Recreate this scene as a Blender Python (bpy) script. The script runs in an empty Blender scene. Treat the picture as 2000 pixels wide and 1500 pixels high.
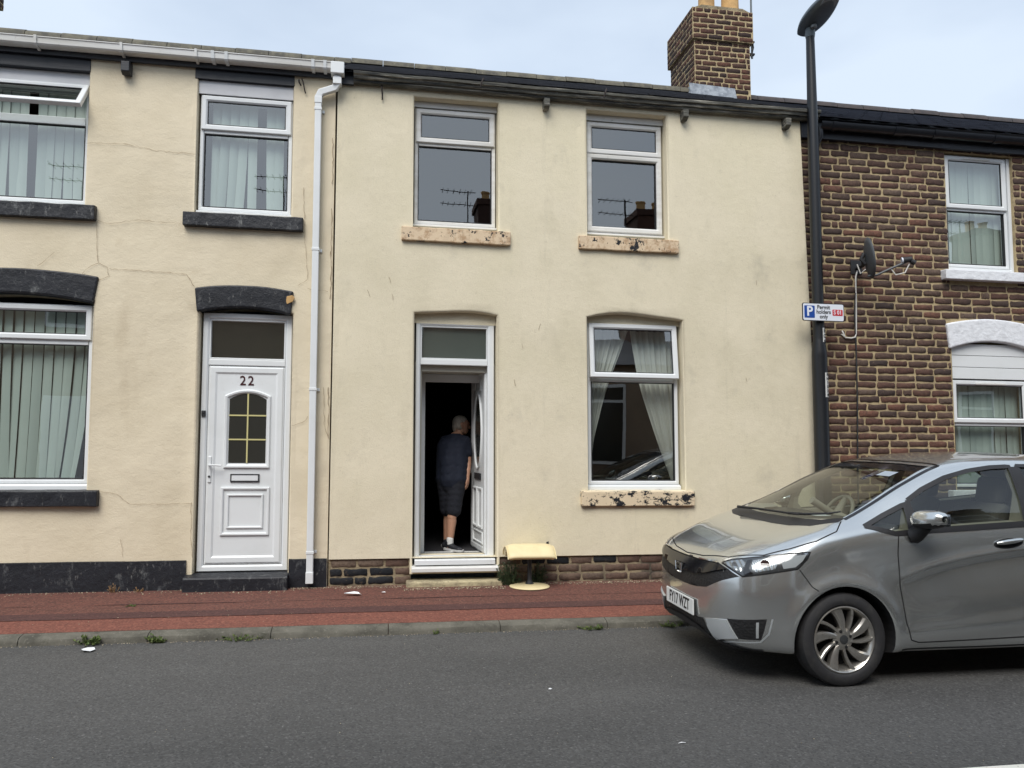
import bpy, bmesh, math, random
from math import sin, cos, pi, radians, sqrt, atan2, hypot
from mathutils import Vector, Matrix, noise
from mathutils.geometry import delaunay_2d_cdt
from mathutils.bvhtree import BVHTree

S = bpy.context.scene
COL = S.collection
random.seed(7)
K = -0.0096            # the street falls gently towards the right

# ------------------------------------------------------------------ camera
cam = bpy.data.objects.new('camera', bpy.data.cameras.new('camera'))
COL.objects.link(cam)
cam.data.sensor_fit = 'HORIZONTAL'; cam.data.sensor_width = 36; cam.data.lens = 27.0
cam.data.clip_start = 0.05; cam.data.clip_end = 3000
cam.location = (0, -8.0, 1.474)
cam.rotation_euler = (radians(90 + 4.13), 0, radians(-9.33))
S.camera = cam

# ------------------------------------------------------------------ sky, sun, exposure
SUN_EL, SUN_AZ = 52.0, 205.0      # degrees; azimuth clockwise from +Y
w = bpy.data.worlds.new('World'); S.world = w; w.use_nodes = True
nt = w.node_tree; nt.nodes.clear()
def N(t, tree=None, **kw):
    n = (tree or nt).nodes.new(t)
    for k, v in kw.items(): setattr(n, k, v)
    return n
out = N('ShaderNodeOutputWorld'); bg = N('ShaderNodeBackground')
sky = N('ShaderNodeTexSky', sky_type='NISHITA', sun_disc=False)
sky.sun_elevation = radians(SUN_EL); sky.sun_rotation = radians(SUN_AZ)
sky.air_density = 1.0; sky.dust_density = 3.0; sky.ozone_density = 1.2
tc = N('ShaderNodeTexCoord'); mp = N('ShaderNodeMapping'); mp.inputs['Scale'].default_value = (1.0, 1.0, 2.6)
nz = N('ShaderNodeTexNoise'); nz.inputs['Scale'].default_value = 1.7; nz.inputs['Detail'].default_value = 5; nz.inputs['Roughness'].default_value = 0.5
rp = N('ShaderNodeValToRGB'); rp.color_ramp.elements[0].position = 0.40; rp.color_ramp.elements[1].position = 0.62
rp.color_ramp.elements[0].color = (0.70, 0.70, 0.70, 1); rp.color_ramp.elements[1].color = (0.95, 0.95, 0.95, 1)
mx = N('ShaderNodeMix', data_type='RGBA')
cl = N('ShaderNodeMix', data_type='RGBA')
cl.inputs[6].default_value = (4.7, 5.6, 6.8, 1); cl.inputs[7].default_value = (5.1, 5.85, 6.8, 1)   # cloud sheet, in the sky's own units
L = nt.links.new
L(tc.outputs['Generated'], mp.inputs['Vector']); L(mp.outputs['Vector'], nz.inputs['Vector'])
L(nz.outputs['Fac'], rp.inputs['Fac']); L(rp.outputs['Color'], mx.inputs[0]); L(rp.outputs['Color'], cl.inputs[0])
L(sky.outputs['Color'], mx.inputs[6]); L(cl.outputs[2], mx.inputs[7])
L(mx.outputs[2], bg.inputs['Color']); bg.inputs['Strength'].default_value = 0.10
L(bg.outputs['Background'], out.inputs['Surface'])

sun = bpy.data.objects.new('sun', bpy.data.lights.new('sun', 'SUN')); COL.objects.link(sun)
sun.data.energy = 2.0; sun.data.angle = radians(35); sun.data.color = (1.0, 0.965, 0.91)
sd = Vector((sin(radians(SUN_AZ)) * cos(radians(SUN_EL)), cos(radians(SUN_AZ)) * cos(radians(SUN_EL)), sin(radians(SUN_EL))))
sun.rotation_euler = sd.to_track_quat('Z', 'Y').to_euler(); sun.location = (0, 0, 30)
vs = S.view_settings
vs.view_transform = 'Standard'; vs.look = 'None'; vs.gamma = 1.0; vs.exposure = 0.62; vs.use_curve_mapping = False
S.cycles.max_bounces = 6; S.cycles.diffuse_bounces = 3; S.cycles.glossy_bounces = 4; S.cycles.transparent_max_bounces = 24; S.cycles.use_denoising = True; S.cycles.sample_clamp_indirect = 3.0; S.cycles.caustics_reflective = False; S.cycles.caustics_refractive = False; S.cycles.blur_glossy = 0.6

# ------------------------------------------------------------------ materials
def lin(r, g=None, b=None):
    if g is None: r, g, b = r
    f = lambda c: (c / 255 / 12.92) if c <= 10 else (((c / 255) + 0.055) / 1.055) ** 2.4
    return (f(r), f(g), f(b), 1)
class MT:
    """small node-material builder"""
    def __init__(s, name, color=(.5, .5, .5, 1), rough=.6, metal=0, spec=.5, coat=0):
        s.m = bpy.data.materials.new(name); s.m.use_nodes = True
        s.t = s.m.node_tree; s.b = s.t.nodes['Principled BSDF']
        s.b.inputs['Base Color'].default_value = color; s.b.inputs['Roughness'].default_value = rough
        s.b.inputs['Metallic'].default_value = metal; s.b.inputs['Specular IOR Level'].default_value = spec
        s.b.inputs['Coat Weight'].default_value = coat; s.b.inputs['Coat Roughness'].default_value = .05
        s.col = None; s.color = color; s._tc = None
    def n(s, t, **kw): return N(t, s.t, **kw)
    def l(s, a, b): s.t.links.new(a, b)
    def co(s, scale=(1, 1, 1)):
        if s._tc is None:
            s._tc = s.n('ShaderNodeNewGeometry')
        m = s.n('ShaderNodeMapping'); m.inputs['Scale'].default_value = scale
        s.l(s._tc.outputs['Position'], m.inputs['Vector']); return m.outputs['Vector']
    def obj(s, scale=(1, 1, 1)):
        t = s.n('ShaderNodeTexCoord'); m = s.n('ShaderNodeMapping'); m.inputs['Scale'].default_value = scale
        s.l(t.outputs['Object'], m.inputs['Vector']); return m.outputs['Vector']
    def noise(s, scale, detail=4, rough=.55, stretch=(1, 1, 1), vec=None, dist=0):
        n = s.n('ShaderNodeTexNoise'); n.inputs['Scale'].default_value = scale; n.inputs['Detail'].default_value = detail
        n.inputs['Roughness'].default_value = rough; n.inputs['Distortion'].default_value = dist
        s.l(vec or s.co(stretch), n.inputs['Vector']); return n.outputs['Fac']
    def ramp(s, fac, lo, hi, a=0.0, b=1.0):
        r = s.n('ShaderNodeMapRange'); r.inputs['From Min'].default_value = lo; r.inputs['From Max'].default_value = hi
        r.inputs['To Min'].default_value = a; r.inputs['To Max'].default_value = b
        s.l(fac, r.inputs['Value']); return r.outputs['Result']
    def math(s, op, a, b):
        m = s.n('ShaderNodeMath', operation=op)
        for i, q in enumerate((a, b)):
            if isinstance(q, (int, float)): m.inputs[i].default_value = q
            else: s.l(q, m.inputs[i])
        return m.outputs[0]
    def mix(s, fac, color, mode='MIX', base=None):
        m = s.n('ShaderNodeMix', data_type='RGBA', blend_type=mode)
        if isinstance(fac, (int, float)): m.inputs[0].default_value = fac
        else: s.l(fac, m.inputs[0])
        if base is not None: s.col = base
        if s.col is None: m.inputs[6].default_value = s.color
        else: s.l(s.col, m.inputs[6])
        if isinstance(color, tuple): m.inputs[7].default_value = color
        else: s.l(color, m.inputs[7])
        s.col = m.outputs[2]; s.l(s.col, s.b.inputs['Base Color']); return s
    def bump(s, h, strength=.3, dist=.01):
        b = s.n('ShaderNodeBump'); b.inputs['Strength'].default_value = strength; b.inputs['Distance'].default_value = dist
        s.l(h, b.inputs['Height'])
        if s.b.inputs['Normal'].is_linked: s.l(s.b.inputs['Normal'].links[0].from_socket, b.inputs['Normal'])
        s.l(b.outputs['Normal'], s.b.inputs['Normal']); return s
    def rough(s, fac, lo, hi): s.l(s.ramp(fac, 0.3, 0.7, lo, hi), s.b.inputs['Roughness']); return s

M = {}
def schlick(t, f0):
    """reflectance of a thin sheet, the same from both sides"""
    lw = N('ShaderNodeLayerWeight', t); lw.inputs['Blend'].default_value = .5
    p = N('ShaderNodeMath', t, operation='POWER'); p.inputs[1].default_value = 5.0; t.links.new(lw.outputs['Facing'], p.inputs[0])
    m = N('ShaderNodeMapRange', t); m.inputs['To Min'].default_value = f0; m.inputs['To Max'].default_value = 1.0; t.links.new(p.outputs[0], m.inputs['Value'])
    return m.outputs['Result']
def mat_all():
    # painted cement render, main house
    t = MT('cream_render', lin(227, 217, 192), .9, spec=.2)
    t.mix(t.ramp(t.noise(1.1, 6, .6), .42, .66, 0, .55), lin(208, 199, 172))
    t.mix(t.ramp(t.noise(3.2, 6, .65, (1, 1, .45)), .56, .8, 0, .5), lin(188, 180, 156))
    t.mix(t.ramp(t.noise(.55, 3), .5, .7, 0, .5), lin(230, 221, 192))
    t.mix(t.ramp(t.noise(2.0, 5, .6, (1, 1, .8)), .60, .8, 0, .6), lin(170, 164, 148))
    t.mix(t.ramp(t.noise(30, 3), .66, .78, 0, .25), lin(150, 138, 112)); t.mix(t.ramp(t.noise(5, 6, .7, (1, 1, .07)), .6, .78, 0, .35), lin(166, 160, 142))
    t.mix(t.ramp(t.noise(130, 3, .6), .55, .72, 0, .28), lin(150, 140, 118)); t.bump(t.noise(170, 3), .7, .005); t.bump(t.noise(9, 5), .35, .012); M['render'] = t.m
    # older lumpy render, house with the numbered door
    t = MT('old_cream_render', lin(221, 209, 184), .88, spec=.22)
    t.mix(t.ramp(t.noise(1.3, 6, .6), .4, .68, 0, .6), lin(204, 191, 164))
    t.mix(t.ramp(t.noise(4.5, 6, .7), .6, .8, 0, .5), lin(192, 175, 146))
    t.mix(t.ramp(t.noise(2.2, 5, .6, (1, 1, .3)), .6, .78, 0, .5), lin(184, 168, 142))
    t.mix(t.ramp(t.noise(.7, 3), .5, .7, 0, .5), lin(224, 213, 187))
    t.mix(t.ramp(t.noise(26, 4), .68, .78, 0, .3), lin(236, 224, 196))
    t.bump(t.noise(4, 6, .6, (1, 1, 1.3)), .35, .03); t.bump(t.noise(70, 4), .35, .006); M['render_old'] = t.m
    t = MT('stained_render_edge', lin(190, 184, 166), .9, spec=.2)
    t.mix(t.ramp(t.noise(3, 5, .6, (1, 1, .3)), .4, .65), lin(158, 154, 142)); t.bump(t.noise(150, 3), .5, .004); M['render_edge'] = t.m
    # black gloss paint on masonry, chipped
    t = MT('black_masonry_paint', lin(33, 35, 41), .5, spec=.4)
    t.mix(t.ramp(t.noise(5, 5), .4, .65, 0, .6), lin(24, 26, 31))
    t.mix(t.ramp(t.noise(9, 7, .75, (1, 1, .5)), .56, .68, 0, .6), lin(112, 114, 114)); t.mix(t.ramp(t.noise(26, 6, .75, (1, 1, .35)), .6, .7, 0, .5), lin(158, 158, 154))
    t.mix(t.ramp(t.noise(4.6, 7, .75), .71, .735), lin(196, 182, 152))
    t.bump(t.noise(9, 6, .65), .6, .02); t.bump(t.noise(60, 4), .3, .005); M['black_paint'] = t.m
    t = MT('black_board', lin(30, 33, 40), .45, spec=.45)
    t.mix(t.ramp(t.noise(7, 5, .6, (.2, 1, 3)), .45, .7, 0, .6), lin(46, 49, 55)); t.bump(t.noise(30, 4, .6, (.1, 1, 2)), .3, .006); M['black_board'] = t.m
    # cream paint peeling off black sills
    t = MT('peeling_sill', lin(216, 194, 164), .75, spec=.3)
    t.mix(t.ramp(t.noise(12, 6, .7), .48, .62, 0, .8), lin(168, 136, 104))
    pk = t.ramp(t.noise(8.5, 7, .74), .565, .58); t.mix(pk, lin(34, 35, 40))
    t.mix(t.ramp(t.noise(26, 5, .7), .66, .69), lin(88, 70, 54))
    t.bump(pk, -.8, .006); t.bump(t.noise(40, 5), .4, .006); M['sill_peel'] = t.m
    t = MT('flaking_sill', lin(218, 200, 170), .75, spec=.3)
    pk = t.ramp(t.noise(8.5, 8, .76, (.8, 1, 1.3)), .53, .545); t.mix(pk, lin(30, 32, 38))
    t.mix(t.ramp(t.noise(24, 5, .7), .66, .69), lin(98, 80, 62)); t.bump(pk, -.8, .008); M['sill_flake'] = t.m
    # weathered timber gutter
    t = MT('weathered_timber', lin(98, 97, 90), .8, spec=.3)
    t.mix(t.ramp(t.noise(9, 7, .7, (.25, 1, 3.2)), .46, .62), lin(46, 49, 52))
    t.mix(t.ramp(t.noise(13, 7, .75, (.16, 1, 4)), .52, .64, 0, .9), lin(176, 172, 160))
    t.mix(t.ramp(t.noise(2.3, 4), .55, .7, 0, .5), lin(58, 62, 52))
    t.bump(t.noise(20, 7, .7, (.12, 1, 4)), .9, .012); M['timber'] = t.m
    t = MT('slate', lin(74, 76, 82), .55, spec=.4)
    t.mix(t.ramp(t.noise(4, 5), .4, .65), lin(58, 60, 66)); t.mix(t.ramp(t.noise(8, 5, .7), .6, .74, 0, .6), lin(104, 102, 88)); t.bump(t.noise(40, 4), .4, .006); M['slate'] = t.m
    t = MT('slate_new', lin(70, 74, 84), .32, spec=.5); t.mix(t.ramp(t.noise(5, 5), .4, .65), lin(56, 60, 70)); t.bump(t.noise(30, 4), .25, .005); M['slate_new'] = t.m
    t = MT('ridge_clay', lin(104, 100, 86), .85); t.mix(t.ramp(t.noise(7, 6, .7), .4, .62), lin(74, 72, 66)); t.mix(t.ramp(t.noise(20, 5), .6, .75, 0, .6), lin(140, 136, 112)); t.bump(t.noise(40, 4), .5, .008); M['ridge'] = t.m
    t = MT('ridge_dark', lin(58, 55, 56), .8); t.mix(t.ramp(t.noise(9, 6, .7), .4, .62), lin(74, 66, 64)); t.bump(t.noise(40, 4), .5, .008); M['ridge_dark'] = t.m
    # bricks: tone by brick
    def brick(name, cols, soot):
        t = MT(name, cols[0], .85, spec=.25)
        oi = t.n('ShaderNodeObjectInfo'); ge = t.n('ShaderNodeNewGeometry')
        r = t.math('FRACT', t.math('ADD', oi.outputs['Random'], ge.outputs['Random Per Island']), 0)
        cr = t.n('ShaderNodeValToRGB'); cr.color_ramp.interpolation = 'LINEAR'
        for i in range(len(cols) - 2): cr.color_ramp.elements.new(.5)
        for i, c in enumerate(cols):
            cr.color_ramp.elements[i].position = i / (len(cols) - 1); cr.color_ramp.elements[i].color = c
        t.l(r, cr.inputs['Fac']); t.col = cr.outputs['Color']
        t.mix(t.ramp(t.noise(30, 7, .75), .46, .66, 0, .7), soot)
        t.mix(t.ramp(t.noise(34, 6, .75), .58, .74, 0, .6), lin(146, 122, 96))
        t.mix(t.ramp(t.noise(2.0, 3), .5, .7, 0, .35), soot)
        t.bump(t.noise(45, 6, .75), .8, .008); M[name] = t.m
    brick('brick_brown', [lin(84, 67, 61), lin(106, 77, 67), lin(92, 72, 64), lin(66, 57, 55), lin(116, 81, 68), lin(86, 66, 59), lin(104, 88, 78), lin(76, 60, 55), lin(104, 83, 73), lin(92, 66, 58)], lin(60, 50, 46))
    brick('brick_soot', [lin(66, 52, 46), lin(88, 62, 52), lin(54, 44, 42), lin(98, 66, 54), lin(74, 56, 48)], lin(40, 35, 34))
    brick('brick_plinth', [lin(110, 92, 80), lin(98, 78, 68), lin(122, 106, 92), lin(88, 74, 66), lin(118, 96, 82)], lin(74, 62, 56))
    brick('brick_black', [lin(36, 38, 42), lin(44, 45, 48), lin(32, 34, 38)], lin(24, 26, 30))
    t = MT('mortar', lin(184, 166, 130), .95, spec=.15); t.mix(t.ramp(t.noise(8, 6, .65), .42, .68), lin(146, 130, 104)); t.mix(t.ramp(t.noise(40, 5, .7), .55, .7, 0, .5), lin(200, 184, 150)); t.bump(t.noise(70, 5, .7), .8, .01); M['mortar'] = t.m
    t = MT('mortar_grey', lin(158, 144, 118), .95, spec=.15); t.mix(t.ramp(t.noise(8, 6, .65), .42, .68), lin(116, 106, 90)); t.mix(t.ramp(t.noise(3, 6, .65), .5, .6, 0, .8), lin(70, 66, 62)); t.bump(t.noise(60, 5, .7), .9, .014); M['mortar_grey'] = t.m
    t = MT('far_wall', lin(146, 128, 108), .9); t.mix(t.ramp(t.noise(.6, 4), .4, .65), lin(120, 104, 90)); M['far_wall'] = t.m
    # plastics
    t = MT('white_upvc', lin(222, 225, 226), .34, spec=.45); t.mix(t.ramp(t.noise(3, 5), .5, .7, 0, .35), lin(206, 209, 208)); t.mix(t.ramp(t.noise(14, 5, .7), .62, .8, 0, .4), lin(196, 194, 188)); M['upvc'] = t.m
    t = MT('white_upvc_weathered', lin(222, 222, 220), .45, spec=.4); t.mix(t.ramp(t.noise(4, 5, .6, (.3, 1, 3)), .42, .66, 0, .7), lin(196, 194, 186)); t.mix(t.ramp(t.noise(18, 6, .7), .6, .74, 0, .5), lin(158, 154, 146)); M['upvc_old'] = t.m
    t = MT('white_panel', lin(206, 207, 210), .6); t.mix(t.ramp(t.noise(3, 5, .6), .45, .7, 0, .6), lin(188, 189, 192)); M['panel'] = t.m
    M['gasket'] = MT('rubber_gasket', lin(36, 37, 40), .6).m
    t = MT('white_masonry_paint', lin(226, 228, 232), .7, spec=.3); t.mix(t.ramp(t.noise(10, 5), .5, .7, 0, .5), lin(200, 202, 206)); t.bump(t.noise(16, 5), .6, .02); M['white_masonry'] = t.m
    M['black_pvc'] = MT('black_pvc', lin(26, 29, 35), .3, spec=.5).m
    t = MT('black_post_paint', lin(15, 17, 21), .38, spec=.5); t.mix(t.ramp(t.noise(9, 5, .6, (1, 1, .3)), .5, .7, 0, .5), lin(24, 27, 31)); M['post'] = t.m
    t = MT('lead', lin(150, 156, 162), .55, .3); t.mix(t.ramp(t.noise(9, 6, .7), .42, .62), lin(112, 118, 126)); t.mix(t.ramp(t.noise(14, 5), .6, .7, 0, .7), lin(190, 196, 202)); M['lead'] = t.m
    t = MT('terracotta_buff', lin(196, 158, 104), .85); t.mix(t.ramp(t.noise(6, 5), .45, .7), lin(160, 128, 88)); M['pot'] = t.m
    # window glass: thin sheet, clear, double glazed reflection
    m = bpy.data.materials.new('window_glass'); m.use_nodes = True; t = m.node_tree; t.nodes.clear()
    o = N('ShaderNodeOutputMaterial', t); mixs = N('ShaderNodeMixShader', t); tr = N('ShaderNodeBsdfTransparent', t); gl = N('ShaderNodeBsdfGlossy', t)
    tr.inputs['Color'].default_value = (.84, .90, .89, 1); gl.inputs['Roughness'].default_value = 0.0; gl.inputs['Color'].default_value = (1, .99, .96, 1)
    fr = schlick(t, .225)
    nzz = N('ShaderNodeTexNoise', t); nzz.inputs['Scale'].default_value = 1.4; bb = N('ShaderNodeBump', t); bb.inputs['Strength'].default_value = .22; bb.inputs['Distance'].default_value = .006
    tcc = N('ShaderNodeNewGeometry', t); t.links.new(tcc.outputs['Position'], nzz.inputs['Vector']); t.links.new(nzz.outputs['Fac'], bb.inputs['Height']); t.links.new(bb.outputs['Normal'], gl.inputs['Normal'])
    t.links.new(fr, mixs.inputs[0]); t.links.new(tr.outputs[0], mixs.inputs[1]); t.links.new(gl.outputs[0], mixs.inputs[2]); t.links.new(mixs.outputs[0], o.inputs['Surface'])
    M['glass'] = m
    M['frosted'] = MT('frosted_glass', lin(104, 110, 106), .16, spec=.6).m
    M['frosted_dark'] = MT('dark_obscured_glass', lin(52, 52, 48), .14, spec=.6).m
    # ground
    t = MT('asphalt', (.086, .084, .081, 1), .82, spec=.35)
    t.mix(t.ramp(t.noise(.6, 5, .6, (.5, 1.3, 1)), .42, .62, 0, .85), (.066, .065, .063, 1))
    t.mix(t.ramp(t.noise(2.6, 5, .6, (.35, 1.4, 1)), .54, .7, 0, .5), (.102, .100, .096, 1))
    v = t.n('ShaderNodeTexVoronoi'); v.inputs['Scale'].default_value = 95; t.l(t.co(), v.inputs['Vector'])
    rs = t.n('ShaderNodeSeparateColor'); t.l(v.outputs['Color'], rs.inputs['Color'])
    t.mix(t.ramp(rs.outputs[0], .6, 1.0, 0, .5), (.16, .158, .152, 1))
    t.mix(t.ramp(rs.outputs[1], .6, 1.0, 0, .6), (.032, .032, .032, 1))
    t.mix(t.ramp(rs.outputs[2], .992, .996, 0, .4), (.26, .25, .24, 1))
    t.bump(v.outputs['Distance'], -.9, .006); t.bump(t.noise(160, 4, .7), .6, .005); t.bump(t.noise(7, 4), .3, .01); M['asphalt'] = t.m
    def tarmac(name, a, b2, c, dk):
        t = MT(name, a, .9, spec=.2)
        t.mix(t.ramp(t.noise(2.4, 6, .65, (.5, 1.4, 1)), .42, .64, 0, .8), b2)
        t.mix(t.ramp(t.noise(9, 6, .7, (.4, 1.4, 1)), .54, .72, 0, .6), dk)
        v = t.n('ShaderNodeTexVoronoi'); v.inputs['Scale'].default_value = 75; t.l(t.co(), v.inputs['Vector'])
        rs = t.n('ShaderNodeSeparateColor'); t.l(v.outputs['Color'], rs.inputs['Color'])
        t.mix(t.ramp(rs.outputs[0], .5, 1.0, 0, .7), c); t.mix(t.ramp(rs.outputs[1], .5, 1.0, 0, .8), dk)
        t.bump(v.outputs['Distance'], -.7, .005); t.bump(t.noise(12, 5), .4, .012); M[name] = t.m
    tarmac('red_tarmac', lin(106, 70, 62), lin(94, 65, 58), lin(130, 92, 80), lin(74, 56, 52))
    tarmac('red_tarmac_fresh', lin(124, 78, 67), lin(112, 71, 62), lin(148, 100, 85), lin(90, 61, 54))
    tarmac('purple_tarmac', lin(86, 60, 57), lin(80, 56, 54), lin(104, 76, 70), lin(66, 50, 48))
    t = MT('kerb_concrete', lin(108, 105, 96), .9, spec=.2); t.mix(t.ramp(t.noise(4, 6, .65), .42, .66), lin(80, 78, 71)); t.mix(t.ramp(t.noise(40, 5, .7), .56, .72, 0, .6), lin(140, 136, 126)); t.mix(t.ramp(t.noise(7, 6, .7), .6, .72, 0, .7), lin(66, 68, 56)); t.bump(t.noise(60, 5, .7), .7, .01); M['kerb'] = t.m
    t = MT('road_paint', lin(226, 224, 214), .7); t.mix(t.ramp(t.noise(40, 5, .7), .56, .7, 0, .7), lin(150, 148, 142)); M['road_paint'] = t.m
    t = MT('concrete_step', lin(186, 174, 140), .9); t.mix(t.ramp(t.noise(6, 6, .7), .45, .64), lin(142, 130, 106)); t.mix(t.ramp(t.noise(18, 6, .7), .56, .7, 0, .7), lin(92, 84, 70)); t.bump(t.noise(14, 6, .7), .9, .02); M['step'] = t.m
    # interiors
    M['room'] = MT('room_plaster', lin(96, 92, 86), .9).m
    M['room_dark'] = MT('darkened_room_walls', lin(44, 44, 50), .9).m  # wall colour darkened so the hall behind the figure falls near black
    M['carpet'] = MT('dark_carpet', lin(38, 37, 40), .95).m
    M['lobby'] = MT('lobby_paint', lin(176, 172, 160), .8).m
    t = MT('blind_fabric', lin(206, 214, 204), .85); oi = t.n('ShaderNodeObjectInfo'); t.mix(t.ramp(oi.outputs['Random'], 0, 1, 0, .55), lin(166, 176, 170)); t.mix(t.ramp(t.noise(5, 3), .4, .7, 0, .4), lin(190, 200, 190)); M['blind'] = t.m
    t = MT('lace', lin(214, 210, 202), .9); t.mix(t.ramp(t.noise(14, 3, .5, (1, 1, .05)), .4, .65, 0, .5), lin(182, 178, 170)); M['lace'] = t.m
    M['crack'] = MT('crack_shadowed_cement', lin(146, 126, 98), .95).m
    M['numeral'] = MT('dark_red_numeral', lin(62, 22, 24), .4).m
    M['brass'] = MT('brass_glazing_bar', lin(204, 196, 140), .35).m
    M['chrome'] = MT('chrome', (.75, .76, .78, 1), .08, 1).m
    M['rust'] = MT('rusty_iron', lin(46, 38, 36), .8).m
mat_all()

# ------------------------------------------------------------------ mesh helpers
ORG = {}
def tag(o, label=None, cat=None, group=None, kind=None):
    if label: o['label'] = label
    if cat: o['category'] = cat
    if group: o['group'] = group
    if kind: o['kind'] = kind
    return o
def sh(p): return (p[0], p[1], p[2] + K * p[0])
def thing(name, loc, label, cat, group=None):
    o = bpy.data.objects.new(name, None); o.empty_display_size = .2; COL.objects.link(o)
    l = sh(loc); o.location = l; ORG[o.name] = Vector(l)
    return tag(o, label, cat, group)
class MB:
    def __init__(s): s.v = []; s.f = []
    def add(s, vs, fs):
        o = len(s.v); s.v += [tuple(q) for q in vs]; s.f += [tuple(i + o for i in f) for f in fs]; return s
    def box(s, x0, x1, y0, y1, z0, z1):
        return s.add([(x0, y0, z0), (x1, y0, z0), (x1, y1, z0), (x0, y1, z0), (x0, y0, z1), (x1, y0, z1), (x1, y1, z1), (x0, y1, z1)],
                     [(0, 3, 2, 1), (4, 5, 6, 7), (0, 1, 5, 4), (1, 2, 6, 5), (2, 3, 7, 6), (3, 0, 4, 7)])
    def prism(s, poly, a, b, axis='y'):
        """poly: 2D outline; axis y -> (x,z) outline, x -> (y,z), z -> (x,y)"""
        n = len(poly)
        f = {'y': lambda p, t: (p[0], t, p[1]), 'x': lambda p, t: (t, p[0], p[1]), 'z': lambda p, t: (p[0], p[1], t)}[axis]
        vs = [f(p, a) for p in poly] + [f(p, b) for p in poly]
        fs = [tuple(range(n)), tuple(range(2 * n - 1, n - 1, -1))] + [(i, i + n, (i + 1) % n + n, (i + 1) % n) for i in range(n)]
        return s.add(vs, fs)
    def frame(s, x0, x1, z0, z1, wd, y0, y1, ch=.006):
        """mitred rectangular ring with a small inner bevel; wd = width (one number or l,r,b,t)"""
        l, r, b, t = (wd,) * 4 if not isinstance(wd, tuple) else wd
        R = lambda a, y: [(x0 + a * l, y, z0 + a * b), (x1 - a * r, y, z0 + a * b), (x1 - a * r, y, z1 - a * t), (x0 + a * l, y, z1 - a * t)]
        rings = [R(0, y1), R(0, y0 + ch), R(.12, y0), R(.72, y0), R(1, y0 + 2.2 * ch), R(1, y1)]
        vs = [p for q in rings for p in q]; fs = []
        for k in range(len(rings)):
            a, b2 = k * 4, ((k + 1) % len(rings)) * 4
            for i in range(4):
                j = (i + 1) % 4; fs.append((a + i, a + j, b2 + j, b2 + i))
        return s.add(vs, fs)
    def tube(s, pts, r, n=8, cap=True):
        pts = [Vector(p) for p in pts]; rs = r if isinstance(r, (list, tuple)) else [r] * len(pts)
        vs = []; fs = []; up = None
        for i, p in enumerate(pts):
            d = (pts[min(i + 1, len(pts) - 1)] - pts[max(i - 1, 0)]).normalized()
            if up is None: up = Vector((0, 0, 1)) if abs(d.z) < .9 else Vector((1, 0, 0))
            a = d.cross(up).normalized(); up = a.cross(d).normalized()
            for k in range(n):
                t = 2 * pi * k / n; vs.append(p + (a * cos(t) + up * sin(t)) * rs[i])
        for i in range(len(pts) - 1):
            for k in range(n):
                fs.append((i * n + k, i * n + (k + 1) % n, (i + 1) * n + (k + 1) % n, (i + 1) * n + k))
        if cap: fs += [tuple(range(n - 1, -1, -1)), tuple((len(pts) - 1) * n + k for k in range(n))]
        return s.add(vs, fs)
    def sqtube(s, pts, hw, hd):
        """rectangular section swept along a path lying in a plane of constant y"""
        pts = [Vector(p) for p in pts]; vs = []; fs = []
        for i, p in enumerate(pts):
            d0 = (pts[i] - pts[i - 1]).normalized() if i else None; d1 = (pts[i + 1] - pts[i]).normalized() if i < len(pts) - 1 else None
            d = ((d0 or d1) + (d1 or d0)).normalized(); c = 1 / max(.5, d.dot(d0 or d1))
            sd_ = Vector((0, 1, 0)).cross(d).normalized() * hw * c if abs(d.y) < .8 else Vector((1, 0, 0)) * hw
            fw = d.cross(sd_).normalized() * hd
            vs += [p - sd_ - fw, p + sd_ - fw, p + sd_ + fw, p - sd_ + fw]
        m = len(pts)
        for i in range(m - 1):
            for k in range(4): fs.append((i * 4 + k, i * 4 + (k + 1) % 4, (i + 1) * 4 + (k + 1) % 4, (i + 1) * 4 + k))
        fs += [(3, 2, 1, 0), tuple((m - 1) * 4 + k for k in range(4))]
        return s.add(vs, fs)
    def lathe(s, prof, c=(0, 0, 0), axis='z', n=32, close=False):
        """prof: (radius, along) pairs"""
        vs = []; fs = []; m = len(prof)
        for k in range(n):
            t = 2 * pi * k / n
            for r, h in prof:
                a, b = r * cos(t), r * sin(t)
                p = {'z': (a, b, h), 'y': (a, h, b), 'x': (h, a, b)}[axis]
                vs.append((c[0] + p[0], c[1] + p[1], c[2] + p[2]))
        for k in range(n):
            k2 = (k + 1) % n
            for i in range(m - 1 + (1 if close else 0)):
                i2 = (i + 1) % m; fs.append((k * m + i, k * m + i2, k2 * m + i2, k2 * m + i))
        if not close:
            fs += [tuple(k * m for k in range(n)), tuple(k * m + m - 1 for k in range(n - 1, -1, -1))]
        return s.add(vs, fs)
    def mesh(s, name, org=(0, 0, 0), shear=True):
        me = bpy.data.meshes.new(name)
        if shear: vs = [(p[0] - org[0], p[1] - org[1], p[2] + K * p[0] - org[2]) for p in s.v]
        else: vs = s.v
        me.from_pydata(vs, [], s.f); me.validate()
        bm = bmesh.new(); bm.from_mesh(me); bmesh.ops.recalc_face_normals(bm, faces=bm.faces); bm.to_mesh(me); bm.free()
        return me
    def build(s, name, mat, parent=None, smooth=None, bevel=0, shear=True, loc=None, seg=2, kind=None):
        org = ORG[parent.name] if (parent is not None and shear) else Vector((0, 0, 0))
        if parent is None and shear:
            c = loc or (sum(p[0] for p in s.v) / len(s.v), sum(p[1] for p in s.v) / len(s.v), min(p[2] for p in s.v))
            org = Vector(sh(c))
        me = s.mesh(name, org, shear)
        return finish(name, me, mat, parent, org, smooth, bevel, seg, kind)
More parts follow.
